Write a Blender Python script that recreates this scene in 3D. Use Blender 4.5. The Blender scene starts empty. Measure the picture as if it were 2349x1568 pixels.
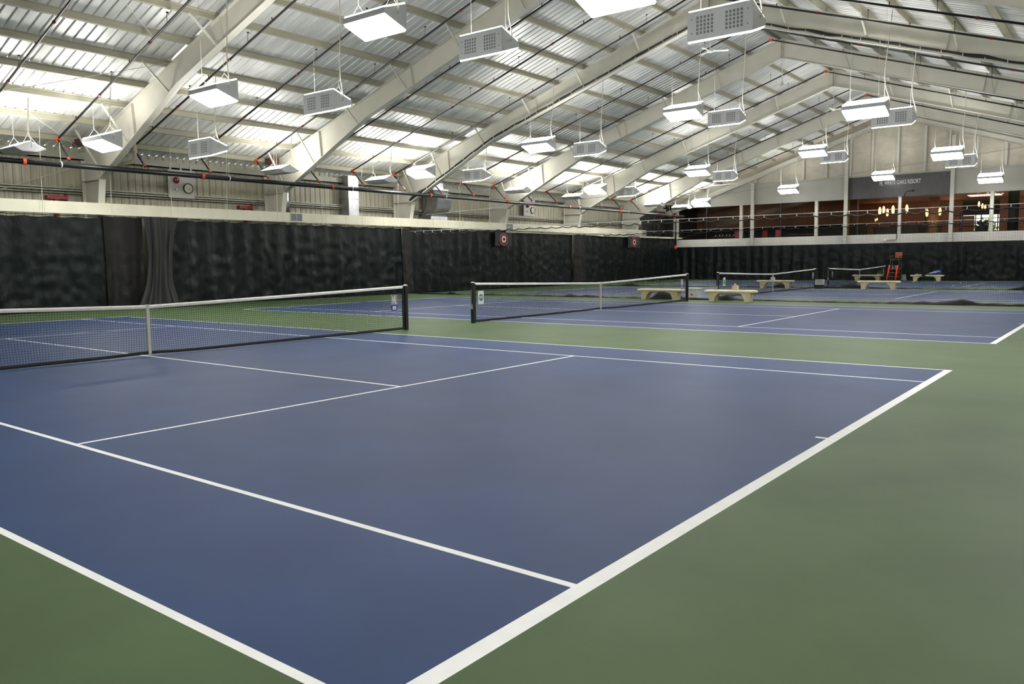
import bpy, math, random
from mathutils import Vector, Matrix, noise
R = random.Random(7)
PI = math.pi
S = bpy.context.scene
C = S.collection

# ------------------------------------------------------------------ materials
def lin(c):
    return tuple(((v/255)/12.92 if v/255 <= .04045 else ((v/255+.055)/1.055)**2.4) for v in c)

MATS = {}
def mat(name, col, rough=.6, metal=0.0, spec=.5, var=0.0, vscale=4.0, vstretch=(1, 1, 1), bump=0.0, bscale=30.0,
        bstretch=(1, 1, 1), emit=None, estr=0.0, col2=None, detail=4.0, lo=.35, hi=.65):
    m = bpy.data.materials.new(name); m.use_nodes = True
    nt = m.node_tree; N = nt.nodes; b = N['Principled BSDF']
    b.inputs['Base Color'].default_value = (*col, 1)
    b.inputs['Roughness'].default_value = rough
    b.inputs['Metallic'].default_value = metal
    b.inputs['Specular IOR Level'].default_value = spec
    tc = None
    if var or col2 or bump:
        tc = N.new('ShaderNodeTexCoord')
    if var or col2:
        mp = N.new('ShaderNodeMapping'); mp.inputs['Scale'].default_value = vstretch
        nz = N.new('ShaderNodeTexNoise'); nz.inputs['Scale'].default_value = vscale; nz.inputs['Detail'].default_value = detail
        rp = N.new('ShaderNodeValToRGB')
        a = tuple(max(0, v*(1-var)) for v in col); c2 = col2 or tuple(min(1, v*(1+var)) for v in col)
        rp.color_ramp.elements[0].color = (*a, 1); rp.color_ramp.elements[1].color = (*c2, 1)
        rp.color_ramp.elements[0].position = lo; rp.color_ramp.elements[1].position = hi
        nt.links.new(tc.outputs['Object'], mp.inputs['Vector']); nt.links.new(mp.outputs['Vector'], nz.inputs['Vector'])
        nt.links.new(nz.outputs['Fac'], rp.inputs['Fac']); nt.links.new(rp.outputs['Color'], b.inputs['Base Color'])
    if bump:
        mp2 = N.new('ShaderNodeMapping'); mp2.inputs['Scale'].default_value = bstretch
        n2 = N.new('ShaderNodeTexNoise'); n2.inputs['Scale'].default_value = bscale; n2.inputs['Detail'].default_value = 5
        bp = N.new('ShaderNodeBump'); bp.inputs['Strength'].default_value = bump; bp.inputs['Distance'].default_value = .05
        nt.links.new(tc.outputs['Object'], mp2.inputs['Vector']); nt.links.new(mp2.outputs['Vector'], n2.inputs['Vector'])
        nt.links.new(n2.outputs['Fac'], bp.inputs['Height']); nt.links.new(bp.outputs['Normal'], b.inputs['Normal'])
    if emit:
        b.inputs['Emission Color'].default_value = (*emit, 1); b.inputs['Emission Strength'].default_value = estr
    MATS[name] = m
    return m

LAMP = 66.0
mat('court_green', (.060, .096, .042), .55, spec=.10, var=.10, vscale=.9, bump=.02, bscale=140)
mat('court_blue', (.026, .049, .120), .55, spec=.10, var=.08, vscale=.9, bump=.02, bscale=140)
mat('court_white', (.76, .77, .76), .6, spec=.1, var=.03, vscale=6)
mat('deck', (.72, .72, .70), .42, metal=.25, var=.13, vscale=1.1, vstretch=(.35, 3.3, .35), detail=2)
mat('purlin', (.40, .385, .30), .55, var=.08, vscale=3, vstretch=(1, .3, 1))
mat('frame_paint', (.60, .585, .505), .5, var=.04, vscale=1.5)
mat('endframe', (.52, .51, .44), .55, var=.05, vscale=2)
mat('liner', (.44, .42, .325), .6, var=.20, vscale=1.2, vstretch=(1, 7, .18), detail=6)
mat('girt', (.40, .40, .345), .5)
mat('duct', (.66, .64, .50), .5, var=.05, vscale=1.2)
mat('curtain', (.0036, .0066, .0066), .40, spec=.22, var=.25, vscale=2.5, bump=.8, bscale=2.6, bstretch=(1, 1.6, .75))
mat('blackcloth', (.008, .0075, .007), .6, spec=.25, bump=.4, bscale=6)
mat('netblack', (.012, .012, .013), .7)
mat('netcord', (.010, .010, .012), .8, spec=.2)
mat('tape', (.66, .655, .62), .75, var=.06, vscale=7, bump=.15, bscale=60)
mat('strap', (.55, .53, .46), .8)
mat('postblack', (.010, .010, .010), .4)
mat('chrome', (.6, .6, .6), .3, metal=.9)
mat('pipeblack', (.011, .011, .014), .3, spec=.5)
mat('orange', (.62, .075, .018), .45)
mat('redpaint', (.25, .012, .012), .4)
mat('redbell', (.17, .006, .008), .2, spec=.7)
mat('rust', (.09, .035, .03), .7, var=.4, vscale=5)
mat('lamphousing', (.50, .51, .52), .45)
mat('vent', (.14, .145, .15), .5)
mat('lens', (.9, .9, .9), .5, emit=(1, .985, .95), estr=LAMP)
mat('lens_up', (.9, .9, .9), .5, emit=(1, .985, .93), estr=LAMP*.48)
mat('cordwhite', (.66, .63, .52), .6)
mat('wire', (.55, .55, .53), .5)
mat('galv', (.50, .51, .53), .32, metal=.8, var=.15, vscale=2)
mat('pvc', (.46, .41, .32), .5)
mat('board', (.46, .45, .41), .6, var=.04, vscale=3)
mat('clockface', (.58, .56, .46), .25, spec=.6)
mat('black', (.008, .008, .008), .5)
mat('grey', (.25, .25, .25), .5)
mat('white', (.72, .72, .70), .5)
mat('signgrey', (.25, .265, .26), .45)
mat('signblue', (.02, .045, .32), .4)
mat('signgreen', (.012, .14, .10), .5)
mat('lightblue', (.22, .36, .50), .5)
mat('bannerred', (.20, .010, .012), .7)
mat('bannerrose', (.33, .14, .13), .7)
mat('bannergrey', (.028, .026, .029), .75)
mat('bench', (.62, .54, .345), .6, var=.07, vscale=5)
mat('ball', (.55, .75, .03), .8)
mat('woodorange', (.38, .085, .03), .5, var=.15, vscale=12)
mat('legreen', (.025, .085, .03), .45)
mat('foamred', (.85, .045, .012), .6)
mat('bagblue', (.012, .075, .32), .45)
mat('bagyellow', (.60, .68, .02), .5)
mat('tissue', (.70, .52, .22), .7)
mat('plastic_clear', (.25, .25, .25), .25, spec=.7)
mat('endwall', (.36, .355, .31), .6, var=.03, vscale=1)
mat('sill', (.60, .59, .54), .6)
mat('insul', (.46, .425, .345), .5, var=.07, vscale=2, bump=.9, bscale=.9, bstretch=(.55, 1, 2.6))
mat('signpanel', (.013, .0125, .015), .38, var=.35, vscale=1.6, vstretch=(3, 1, 1), bump=.1, bscale=2)
mat('letter', (.50, .50, .48), .6)
mat('darkroom', (.03, .022, .015), .7)
mat('roombrown', (.14, .065, .026), .75, var=.10, vscale=1)
mat('roomceil', (.34, .16, .075), .8)
mat('roomdark', (.012, .008, .006), .55)
mat('roomwall', (.36, .20, .115), .8)
mat('column_ochre', (.30, .20, .09), .6)
mat('chairred', (.30, .035, .035), .6)
mat('tablecloth', (.10, .06, .05), .7)
mat('pendant', (.9, .6, .4), .6, emit=(1, .50, .22), estr=3.2)
mat('downlight', (.9, .7, .5), .6, emit=(1, .62, .30), estr=3.0)
mat('panel_light', (.9, .85, .8), .6, emit=(1, .88, .80), estr=1.1)
mat('leaf', (.32, .42, .045), .7, var=.6, vscale=2.2, detail=8)
mat('leafdark', (.02, .03, .012), .6)
mat('concrete', (.5, .5, .45), .8)

def glass_mat():
    m = bpy.data.materials.new('window_glass'); m.use_nodes = True
    nt = m.node_tree; nt.nodes.clear()
    o = nt.nodes.new('ShaderNodeOutputMaterial'); t = nt.nodes.new('ShaderNodeBsdfTransparent'); g = nt.nodes.new('ShaderNodeBsdfGlossy')
    mx = nt.nodes.new('ShaderNodeMixShader'); mx.inputs['Fac'].default_value = .035
    t.inputs['Color'].default_value = (.93, .93, .92, 1); g.inputs['Roughness'].default_value = .0
    nt.links.new(t.outputs[0], mx.inputs[1]); nt.links.new(g.outputs[0], mx.inputs[2]); nt.links.new(mx.outputs[0], o.inputs[0])
    MATS['glass'] = m
glass_mat()

def mesh_mat(name, cell, w, col):
    # knotless sports netting: see-through squares between thin cords (object X and Z)
    m = bpy.data.materials.new(name); m.use_nodes = True
    nt = m.node_tree; N = nt.nodes; N.clear(); lk = nt.links
    o = N.new('ShaderNodeOutputMaterial'); t = N.new('ShaderNodeBsdfTransparent'); d = N.new('ShaderNodeBsdfDiffuse')
    d.inputs['Color'].default_value = (*col, 1)
    tc = N.new('ShaderNodeTexCoord'); sp = N.new('ShaderNodeSeparateXYZ'); lk.new(tc.outputs['Object'], sp.inputs[0])
    def line(out):
        a = N.new('ShaderNodeMath'); a.operation = 'DIVIDE'; a.inputs[1].default_value = cell; lk.new(out, a.inputs[0])
        f = N.new('ShaderNodeMath'); f.operation = 'FRACT'; lk.new(a.outputs[0], f.inputs[0])
        l = N.new('ShaderNodeMath'); l.operation = 'LESS_THAN'; l.inputs[1].default_value = w/cell; lk.new(f.outputs[0], l.inputs[0])
        return l.outputs[0]
    mx = N.new('ShaderNodeMath'); mx.operation = 'MAXIMUM'; lk.new(line(sp.outputs['X']), mx.inputs[0]); lk.new(line(sp.outputs['Z']), mx.inputs[1])
    ms = N.new('ShaderNodeMixShader'); lk.new(mx.outputs[0], ms.inputs[0]); lk.new(t.outputs[0], ms.inputs[1]); lk.new(d.outputs[0], ms.inputs[2])
    lk.new(ms.outputs[0], o.inputs[0]); MATS[name] = m
mesh_mat('divider_mesh', .048, .0042, (.006, .006, .007))

# ------------------------------------------------------------------ mesh builder
class MB:
    def __init__(s): s.v = []; s.f = []; s.m = []
    def add(s, vs, fs, mi=0):
        o = len(s.v); s.v += [tuple(p) for p in vs]
        for f in fs: s.f.append(tuple(o+i for i in f)); s.m.append(mi)
        return s
    def box(s, x0, x1, y0, y1, z0, z1, mi=0):
        vs = [(x0,y0,z0),(x1,y0,z0),(x1,y1,z0),(x0,y1,z0),(x0,y0,z1),(x1,y0,z1),(x1,y1,z1),(x0,y1,z1)]
        return s.add(vs, [(0,3,2,1),(4,5,6,7),(0,1,5,4),(1,2,6,5),(2,3,7,6),(3,0,4,7)], mi)
    def prism(s, poly, d, mi=0):          # planar 3D polygon swept along vector d
        n = len(poly); d = Vector(d); a = [Vector(p) for p in poly]; b = [p+d for p in a]
        fs = [tuple(range(n-1, -1, -1)), tuple(range(n, 2*n))]+[(i, (i+1) % n, n+(i+1) % n, n+i) for i in range(n)]
        return s.add(a+b, fs, mi)
    def beam(s, p, q, w, h, mi=0, up=(0, 0, 1)):
        p = Vector(p); q = Vector(q); d = (q-p).normalized(); u = Vector(up)
        if abs(d.dot(u)) > .98: u = Vector((0, 1, 0))
        r = d.cross(u).normalized(); u = r.cross(d)
        a = [p+r*sx*w/2+u*sz*h/2 for sx, sz in ((-1,-1),(1,-1),(1,1),(-1,1))]
        return s.prism(a, q-p, mi)
    def tube(s, pts, r, n=6, mi=0, cap=True):
        pts = [Vector(p) for p in pts]; rings = []; prev = None
        for i, p in enumerate(pts):
            d = (pts[min(i+1, len(pts)-1)]-pts[max(i-1, 0)]).normalized()
            u = prev if prev is not None else (Vector((0, 0, 1)) if abs(d.z) < .9 else Vector((1, 0, 0)))
            a = d.cross(u); a = a.normalized() if a.length > 1e-6 else Vector((1, 0, 0)); b = a.cross(d).normalized(); prev = b
            rr = r[i] if isinstance(r, (list, tuple)) else r
            rings.append([p+a*math.cos(2*PI*k/n)*rr+b*math.sin(2*PI*k/n)*rr for k in range(n)])
        vs = [v for g in rings for v in g]; fs = []
        for i in range(len(rings)-1):
            for k in range(n): fs.append((i*n+k, i*n+(k+1) % n, (i+1)*n+(k+1) % n, (i+1)*n+k))
        if cap: fs += [tuple(range(n-1, -1, -1)), tuple(range((len(rings)-1)*n, len(rings)*n))]
        return s.add(vs, fs, mi)
    def lathe(s, prof, n=16, c=(0, 0, 0), axis='z', mi=0):
        vs = []; c = Vector(c)
        for r, z in prof:
            for k in range(n):
                a = 2*PI*k/n; x, y = r*math.cos(a), r*math.sin(a)
                vs.append(c+Vector({'z': (x, y, z), 'x': (z, x, y), 'y': (y, z, x)}[axis]))
        fs = []; m = len(prof)
        for i in range(m-1):
            for k in range(n): fs.append((i*n+k, i*n+(k+1) % n, (i+1)*n+(k+1) % n, (i+1)*n+k))
        fs += [tuple(range(n-1, -1, -1)), tuple(range((m-1)*n, m*n))]
        return s.add(vs, fs, mi)
    def grid(s, fn, nu, nv, mi=0):
        vs = [fn(i/nu, j/nv) for i in range(nu+1) for j in range(nv+1)]; w = nv+1
        return s.add(vs, [(i*w+j, (i+1)*w+j, (i+1)*w+j+1, i*w+j+1) for i in range(nu) for j in range(nv)], mi)
    def build(s, name, mats, parent=None, smooth=False):
        me = bpy.data.meshes.new(name); me.from_pydata(s.v, [], s.f)
        for k in (mats if isinstance(mats, (list, tuple)) else [mats]): me.materials.append(MATS[k])
        me.polygons.foreach_set('material_index', s.m)
        if smooth: me.polygons.foreach_set('use_smooth', [True]*len(s.f))
        me.update(); o = bpy.data.objects.new(name, me); C.objects.link(o)
        if parent: o.parent = parent
        return o

def tag(o, label, cat, group=None, kind=None):
    o['label'] = label; o['category'] = cat
    if group: o['group'] = group
    if kind: o['kind'] = kind
    return o
def thing(name, label, cat, loc=(0, 0, 0), rz=0, group=None):
    o = bpy.data.objects.new(name, None); o.empty_display_size = .1; C.objects.link(o)
    o.location = loc; o.rotation_euler = (0, 0, rz)
    return tag(o, label, cat, group)
def struct(o): o['kind'] = 'structure'; return o
def dup(root, loc, rz=0, label=None, group=None, skip=()):
    r = root.copy(); C.objects.link(r); r.location = loc; r.rotation_euler = (0, 0, rz)
    if label: r['label'] = label
    if group: r['group'] = group
    for ch in list(root.children):
        if ch.name.split('.')[0] in skip: continue
        c = ch.copy(); C.objects.link(c); c.parent = r
        for g in list(ch.children):
            d = g.copy(); C.objects.link(d); d.parent = c
    return r
ORD = ['', 'nearest', 'second nearest', 'third nearest', 'fourth nearest', 'fifth nearest', 'sixth nearest', 'seventh nearest', 'farthest']
NTH = ['first', 'second', 'third', 'fourth', 'fifth', 'sixth', 'seventh', 'eighth', 'ninth', 'tenth', 'eleventh', 'twelfth', 'thirteenth',
       'fourteenth', 'fifteenth', 'sixteenth', 'seventeenth', 'eighteenth', 'nineteenth', 'twentieth', 'twenty-first', 'twenty-second']

# ------------------------------------------------------------------ layout
FY = [7.304+8.12*i for i in range(-1, 6)]              # portal frames
CY = [0, 15.287, 30.983, 46.127]                       # court centre lines
HX = 18.25
Y0, Y1 = -11.0, 55.0

# ------------------------------------------------------------------ floor with painted courts
def build_floor():
    xs = {-HX, HX}; ys = {Y0, 70.0}
    for v in (11.885, 11.785, 11.685, 6.40, 6.35): xs |= {v, -v}
    for c in CY:
        for v in (5.485, 5.435, 4.115, 4.065, .025): ys |= {c+v, c-v}
    ys.add(Y1)
    xs = sorted(xs); ys = sorted(y for y in ys if y <= Y1)
    m = MB(); idx = {}
    for i, x in enumerate(xs):
        for j, y in enumerate(ys): idx[i, j] = len(m.v); m.v.append((x, y, 0))
    for i in range(len(xs)-1):
        for j in range(len(ys)-1):
            x = (xs[i]+xs[i+1])/2; y = (ys[j]+ys[j+1])/2; k = 0; ax = abs(x)
            c = min(CY, key=lambda q: abs(q-y)); ay = abs(y-c)
            if ax < 11.885 and ay < 5.485:
                k = 1
                if ax > 11.785 or ay > 5.435 or 4.065 < ay < 4.115 or (6.35 < ax < 6.40 and ay < 4.1) or (ay < .025 and (ax < 6.38 or ax > 11.685)): k = 2
            m.f.append((idx[i, j], idx[i+1, j], idx[i+1, j+1], idx[i, j+1])); m.m.append(k)
    return struct(m.build('floor', ['court_green', 'court_blue', 'court_white']))
build_floor()

# ------------------------------------------------------------------ roof deck, walls
def roof_z(x): return 12.17-abs(x)/3
def build_roof():
    m = MB(); prof = []
    y = Y0
    while y < Y1+.3:
        prof += [(y, 0), (y+.235, 0), (y+.247, .045), (y+.290, .045)]; y += .305
    for sg in (-1, 1):
        vs = [(0, py, roof_z(0)+dz) for py, dz in prof]+[(sg*(HX+.05), py, roof_z(HX+.05)+dz) for py, dz in prof]; n = len(prof)
        m.add(vs, [(i, i+1, n+i+1, n+i) if sg < 0 else (i, n+i, n+i+1, i+1) for i in range(n-1)])
    return struct(m.build('ceiling', 'deck'))
build_roof()
def ribbed(sx):
    m = MB(); prof = []; y = Y0
    while y < Y1+.1: prof += [(y, 0), (y+.20, 0), (y+.215, .03), (y+.285, .03)]; y += .30
    n = len(prof)
    vs = [(sx*(HX+d), py, 0) for py, d in prof]+[(sx*(HX+d), py, roof_z(HX)) for py, d in prof]
    return m.add(vs, [(i, i+1, n+i+1, n+i) for i in range(n-1)])
struct(ribbed(-1).build('wall_left', 'liner')); struct(ribbed(1).build('wall_right', 'liner'))
m = MB(); m.box(-HX, HX, Y0-.1, Y0, 0, 6.1); m.prism([(-HX, Y0-.1, 6.1), (HX, Y0-.1, 6.1), (0, Y0-.1, 12.2)], (0, .1, 0)); struct(m.build('wall_front', 'insul'))

# girts and eave members on the side walls
m = MB()
for sx in (-1, 1):
    m.box(*sorted((sx*18.22, sx*18.02)), Y0, Y1, 4.50, 4.53); m.box(*sorted((sx*18.05, sx*18.02)), Y0, Y1, 4.45, 4.58); m.box(*sorted((sx*18.22, sx*18.02)), Y0, Y1, 4.36, 4.38)
struct(m.build('trim_1', 'girt'))
m = MB()
for sx in (-1, 1):
    m.box(*sorted((sx*18.22, sx*17.98)), Y0, Y1, 5.62, 5.66); m.box(*sorted((sx*18.02, sx*17.98)), Y0, Y1, 5.62, 5.9)
struct(m.build('trim_2', 'girt'))

# ------------------------------------------------------------------ portal frames
KX, KZ = 16.65, 4.83
def rb(x):                                             # underside of the rafter
    x = abs(x)
    return 11.07-(11.07-7.5)*x/11 if x < 11 else 7.5-(7.5-KZ)*(x-11)/(KX-11)
def rt(x): return 11.93-abs(x)/3
def make_frame(y, label):
    t = thing('portal_frame', label, 'steel frame', (0, y, 0), 0, 'portal frames')
    for sg in (-1, 1):
        r = MB()
        P = [(0, rb(0)), (11, 7.5), (KX, KZ), (18.0, KZ), (18.0, rt(18.0)), (0, rt(0))]
        r.prism([(sg*x, -.008, z) for x, z in P], (0, .016, 0))
        for (xa, za), (xb, zb), tk in (((0, rb(0)), (11, 7.5), .02), ((11, 7.5), (KX, KZ), .02), ((0, rt(0)), (18, rt(18)), .02)):
            r.prism([(sg*xa, -.125, za), (sg*xb, -.125, zb), (sg*xb, .125, zb), (sg*xa, .125, za)], (0, 0, tk))
        for x in (.06, 8.4, 13.95):                    # web stiffeners
            r.beam((sg*x, 0, rb(x)+.02), (sg*(x+(.12 if x > 1 else 0)), 0, rt(x)), .012, .2, up=(0, 1, 0))
        r.build('rafter', 'frame_paint', t)
        c = MB()
        c.prism([(sg*KX, -.008, KZ), (sg*18.0, -.008, KZ), (sg*18.0, -.008, 0), (sg*17.72, -.008, 0)], (0, .016, 0))
        c.prism([(sg*KX, -.125, KZ), (sg*KX, .125, KZ), (sg*17.72, .125, 0), (sg*17.72, -.125, 0)], (-sg*.02, 0, 0))
        c.box(*sorted((sg*18.0, sg*18.02)), -.125, .125, 0, 5.9); c.box(*sorted((sg*KX, sg*18.0)), -.12, .12, KZ-.01, KZ+.01)
        c.build('column', 'frame_paint', t)
        for x in (2.96, 5.82, 8.68, 11.53, 14.39, 16.4):
            b = MB(); d = -.95
            b.beam((sg*(x+.05), d, rt(x)+.02), (sg*(x-.02+.12), -.06, rb(min(x, 16.5))+.06), .055, .055)
            b.build('flange_brace', 'frame_paint', t)
    return t
fr = None
FLAB = ['cream rigid roof frame nearest the camera, at the upper left edge', 'cream rigid roof frame over the gap beyond the nearest court',
        'cream rigid roof frame over the second nearest court', 'cream rigid roof frame with black netting bundled along its underside',
        'cream rigid roof frame over the third nearest court', 'cream rigid roof frame over the gap before the farthest court',
        'cream rigid roof frame nearest the windowed end wall']
for i, y in enumerate(FY):
    if fr is None: fr = make_frame(y, FLAB[0])
    else: dup(fr, (0, y, 0), 0, FLAB[i])

# ------------------------------------------------------------------ purlins
def make_purlin():
    t = MB(); h = .2
    P = [(0, 0), (.075, 0), (.075, .018), (.012, .012), (.012, h-.012), (-.063, h-.012), (-.063, h), (0, h)]
    t.prism([(px, Y0, pz) for px, pz in P], (0, Y1-Y0, 0))
    return t
PX = [.14+1.43*k for k in range(13)]
pm = None; a = math.atan(1/3)
for sg, side in ((-1, 'left'), (1, 'right')):
    for k, x in enumerate(PX):
        if pm is None: o = pm = make_purlin().build('roof_purlin', 'purlin')
        else: o = pm.copy(); C.objects.link(o)
        o.location = (sg*x, 0, rt(x)+.02); o.rotation_euler = (0, (a if sg > 0 else -a), 0)
        if sg < 0: o.scale = (-1, 1, 1)
        tag(o, f'long beige roof purlin on the {side} slope, {NTH[k]} down from the ridge', 'purlin', 'roof purlins')

# bracing rods in the bays
def rod(p, q, label, r=.012):
    o = MB().tube([p, q], r, 5).build('bracing_rod', 'frame_paint'); return tag(o, label, 'rod', 'bracing rods')
b0, b1 = FY[0]+.14, FY[1]-.14
rod((-17.6, b0, rt(17.6)-.08), (-11.1, b1, rt(11.1)-.08), 'thin roof bracing rod rising right to the nearest full frame from the wall edge')
rod((-11.1, b0, rt(11.1)-.16), (-17.6, b1, rt(17.6)-.16), 'thin roof bracing rod sloping down right towards the wall at far left')
rod((-11.1, b1, rt(11.1)-.08), (-4.4, b0, rt(4.4)-.08), 'thin roof bracing rod at upper left crossing dark purlins downward')
rod((-4.4, b1, rt(4.4)-.16), (-11.1, b0, rt(11.1)-.16), 'thin roof bracing rod at the upper left corner meeting the frame high up')
rod((-18.05, b1-.1, 5.4), (-18.05, b0, 2.4), 'diagonal wall bracing rod behind the black main pipe at far left', .016)
b0, b1 = FY[6]+.14, Y1-.4
rod((-16.6, b1, rt(16.6)-.08), (-10.2, b0, rt(10.2)-.08), 'white bracing rod in the last bay above the end windows')
rod((-10.2, b1, rt(10.2)-.08), (-4.4, b0, rt(4.4)-.08), 'bracing rod in the last bay rising steeply towards the ridge')
rod((-10.2, b1, rt(10.2)-.16), (-16.6, b0, rt(16.6)-.16), 'white bracing rod in the last bay dropping towards the left corner')

# ------------------------------------------------------------------ sprinkler pipes
def bz(x): return 11.6-abs(x)/3
def make_branch(label, y):
    t = thing('sprinkler_branch_pipe', label, 'pipe', (0, y, 0), 0, 'black sprinkler branch pipes')
    MB().tube([(-16.5, 0, bz(16.5)), (0, 0, bz(0)), (16.5, 0, bz(16.5))], .036, 8).build('pipe', 'pipeblack', t, True)
    MB().tube([(-16.5, 0, bz(16.5)), (-15.66, 0, 5.29)], .032, 8).build('drop_pipe', 'pipeblack', t, True)
    m = MB(); m.tube([(-16.60, 0, bz(16.60)), (-16.36, 0, bz(16.36))], .054, 8); m.tube([(-16.56, 0, bz(16.5)+.02), (-16.42, 0, bz(16.5)-.14)], .05, 8)
    m.build('elbow_coupling', 'orange', t)
    MB().tube([(-15.76, 0, 5.40), (-15.69, 0, 5.31)], .05, 8).build('outlet_coupling', 'orange', t)
    MB().tube([(-.09, 0, bz(.09)-.0), (0, 0, bz(0)), (.09, 0, bz(.09))], .07, 8).build('ridge_coupling', 'orange', t)
    for sg in (-1, 1):
        for x in (4.6, 9.9, 13.2):
            MB().tube([(sg*x, 0, bz(x)), (sg*(x+.07), 0, bz(x+.07))], .047, 8).build('coupling', 'redpaint', t)
        for x in (2.0, 6.3, 8.9, 12.4):
            h = MB(); h.tube([(sg*x, .0, bz(x)), (sg*x, 0, rt(x)+.02)], .008, 4); h.box(sg*x-.018, sg*x+.018, -.012, .05, rt(x)-.02, rt(x)+.02)
            h.build('hanger', 'pipeblack', t)
        for x in (3.2, 7.6, 11.2, 15.0):
            h = MB().tube([(sg*x, 0, bz(x)), (sg*x, 0, bz(x)+.12)], [.012, .022], 5); h.build('sprinkler_head', 'redpaint', t)
    return t
br = None
for k in range(-2, 18):
    y = 5.75+2.707*k
    lab = f'black sprinkler branch pipe under the roof, {NTH[k+2]} nearest to the camera'
    if br is None: br = make_branch(lab, y)
    else: dup(br, (0, y, 0), 0, lab)
t = thing('sprinkler_main_pipe', 'thick black sprinkler main running along the left wall under the frames', 'pipe', (-15.6, 0, 5.12))
MB().tube([(0, Y0+.1, 0), (0, 53.4, 0)], .095, 14).build('pipe', 'pipeblack', t, True)
for k in range(-2, 7):
    y = 10.75+6.5*k
    MB().tube([(0, y-.05, 0), (0, y+.05, 0)], .118, 12).build('coupling', 'orange', t)
    o = MB(); o.tube([(0, y+1.15, 0), (0, y+1.19, 0)], .112, 12); o.tube([(0, y+1.17, .1), (0, y+1.17, .75)], .008, 4); o.build('hanger', 'wire', t)
o = MB(); o.tube([(0, 53.35, 0), (-.4, 53.6, -.05), (-.85, 53.7, -.1)], .09, 10); o.tube([(-.85, 53.7, -.1), (-.85, 53.7, -2.4)], .075, 10); o.build('riser', 'pipeblack', t, True)
MB().tube([(-.78, 53.69, -.09), (-.92, 53.7, -.2)], .14, 10).build('coupling', 'orange', t)
MB().lathe([(.06, -.16), (.13, -.1), (.13, .1), (.06, .16)], 12, (-.85, 53.7, -2.45)).build('floor_valve', 'orange', t)

# ------------------------------------------------------------------ lamps
LL, LD, LH = .69, .36, .29
def make_lamp(label, loc, rz, group):
    t = thing('court_light', label, 'ceiling light', loc, rz, group)
    # local: front = -Y, back plate at +Y; wedge profile in (y, z)
    prof = [(LD-.04, -LH), (LD-.04, LH), (-LD+.02, .065), (-LD+.02, -.065)]
    b = MB()
    for sx in (-1, 1): b.prism([(sx*LL, y, z) for y, z in prof], (-sx*.02, 0, 0))
    b.box(-LL, LL, LD-.055, LD-.035, -LH, LH); b.box(-LL, LL, -LD, -LD+.02, -.065, .065)
    b.build('housing', 'lamphousing', t)
    for zz, nm, mt in ((-1, 'lower_lens', 'lens'), (1, 'upper_lens', 'lens_up')):
        l = MB(); p = [(LD-.06, zz*(LH-.005)), (-LD+.03, zz*.07)]
        q = [(LD-.06, zz*(LH+.03)), (-LD+.03, zz*.105)]
        poly = [(p[0][0], p[0][1]), (p[1][0], p[1][1]), (q[1][0], q[1][1]), (q[0][0], q[0][1])]
        l.prism([(-LL+.02, y, z) for y, z in poly], (2*LL-.04, 0, 0)); l.build(nm, mt, t)
    for cx in (-.31, .31):
        v = MB(); gx = [-.205]; gz = [-.195]
        for i in range(5): gx += [(i-2)*.078-.024, (i-2)*.078+.024]; gz += [(i-2)*.075-.027, (i-2)*.075+.027]
        gx.append(.205); gz.append(.195)
        for x in gx:
            for z in gz: v.v.append((cx+x, LD-.031, z))
        for i in range(11):
            for j in range(11):
                v.f.append((i*12+j, i*12+j+1, (i+1)*12+j+1, (i+1)*12+j)); v.m.append(1 if i % 2 and j % 2 else 0)
        v.build('vent_grille', ['lamphousing', 'vent'], t)
    s = MB()
    for sx in (-1, 1):
        for sz in (-1, 1): s.lathe([(.012, 0), (.012, .012)], 6, (sx*.59, LD-.035, sz*.14), 'y')
    s.build('screw', 'vent', t)
    return t
def hang(t, x, z, flip, seed, up=False):
    rr = random.Random(seed); top = rt(x)+.0-z; s = -1 if flip else 1
    yy = t.location.y; py = 5.75+2.707*round((yy-5.75)/2.707); d = yy-py; oy = 0 if abs(d) > .12 else (.16-d if d >= 0 else -.16-d); oy *= s
    pw = MB(); ex = (LL+.03)*s if not up else .72
    j = rr.uniform(-.10, .10)
    k = min(1.1, top*.4)
    pw.tube([(ex, .02, 0), (ex+.05*s, .02, .10), (ex-.08*s+j*.5, .02, k*.6), (ex-.10*s+j, oy+.02, k), (ex-.02*s+j, oy+.02, (k+top)/2), (ex+.0*s, oy+.02, top)], .016, 6)
    pw.build('power_cord', 'cordwhite', t, True)
    for sx in (-1, 1):
        w = MB(); zz = .22 if not up else .16
        w.tube([(sx*.55, oy, .43), (sx*.55, oy, top)], .004, 4)
        w.tube([(sx*.55, -.2, zz-.1), (sx*.55, oy, .43), (sx*.55, .22, zz)], .004, 4)
        w.build('suspension_wire', 'wire', t)
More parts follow.
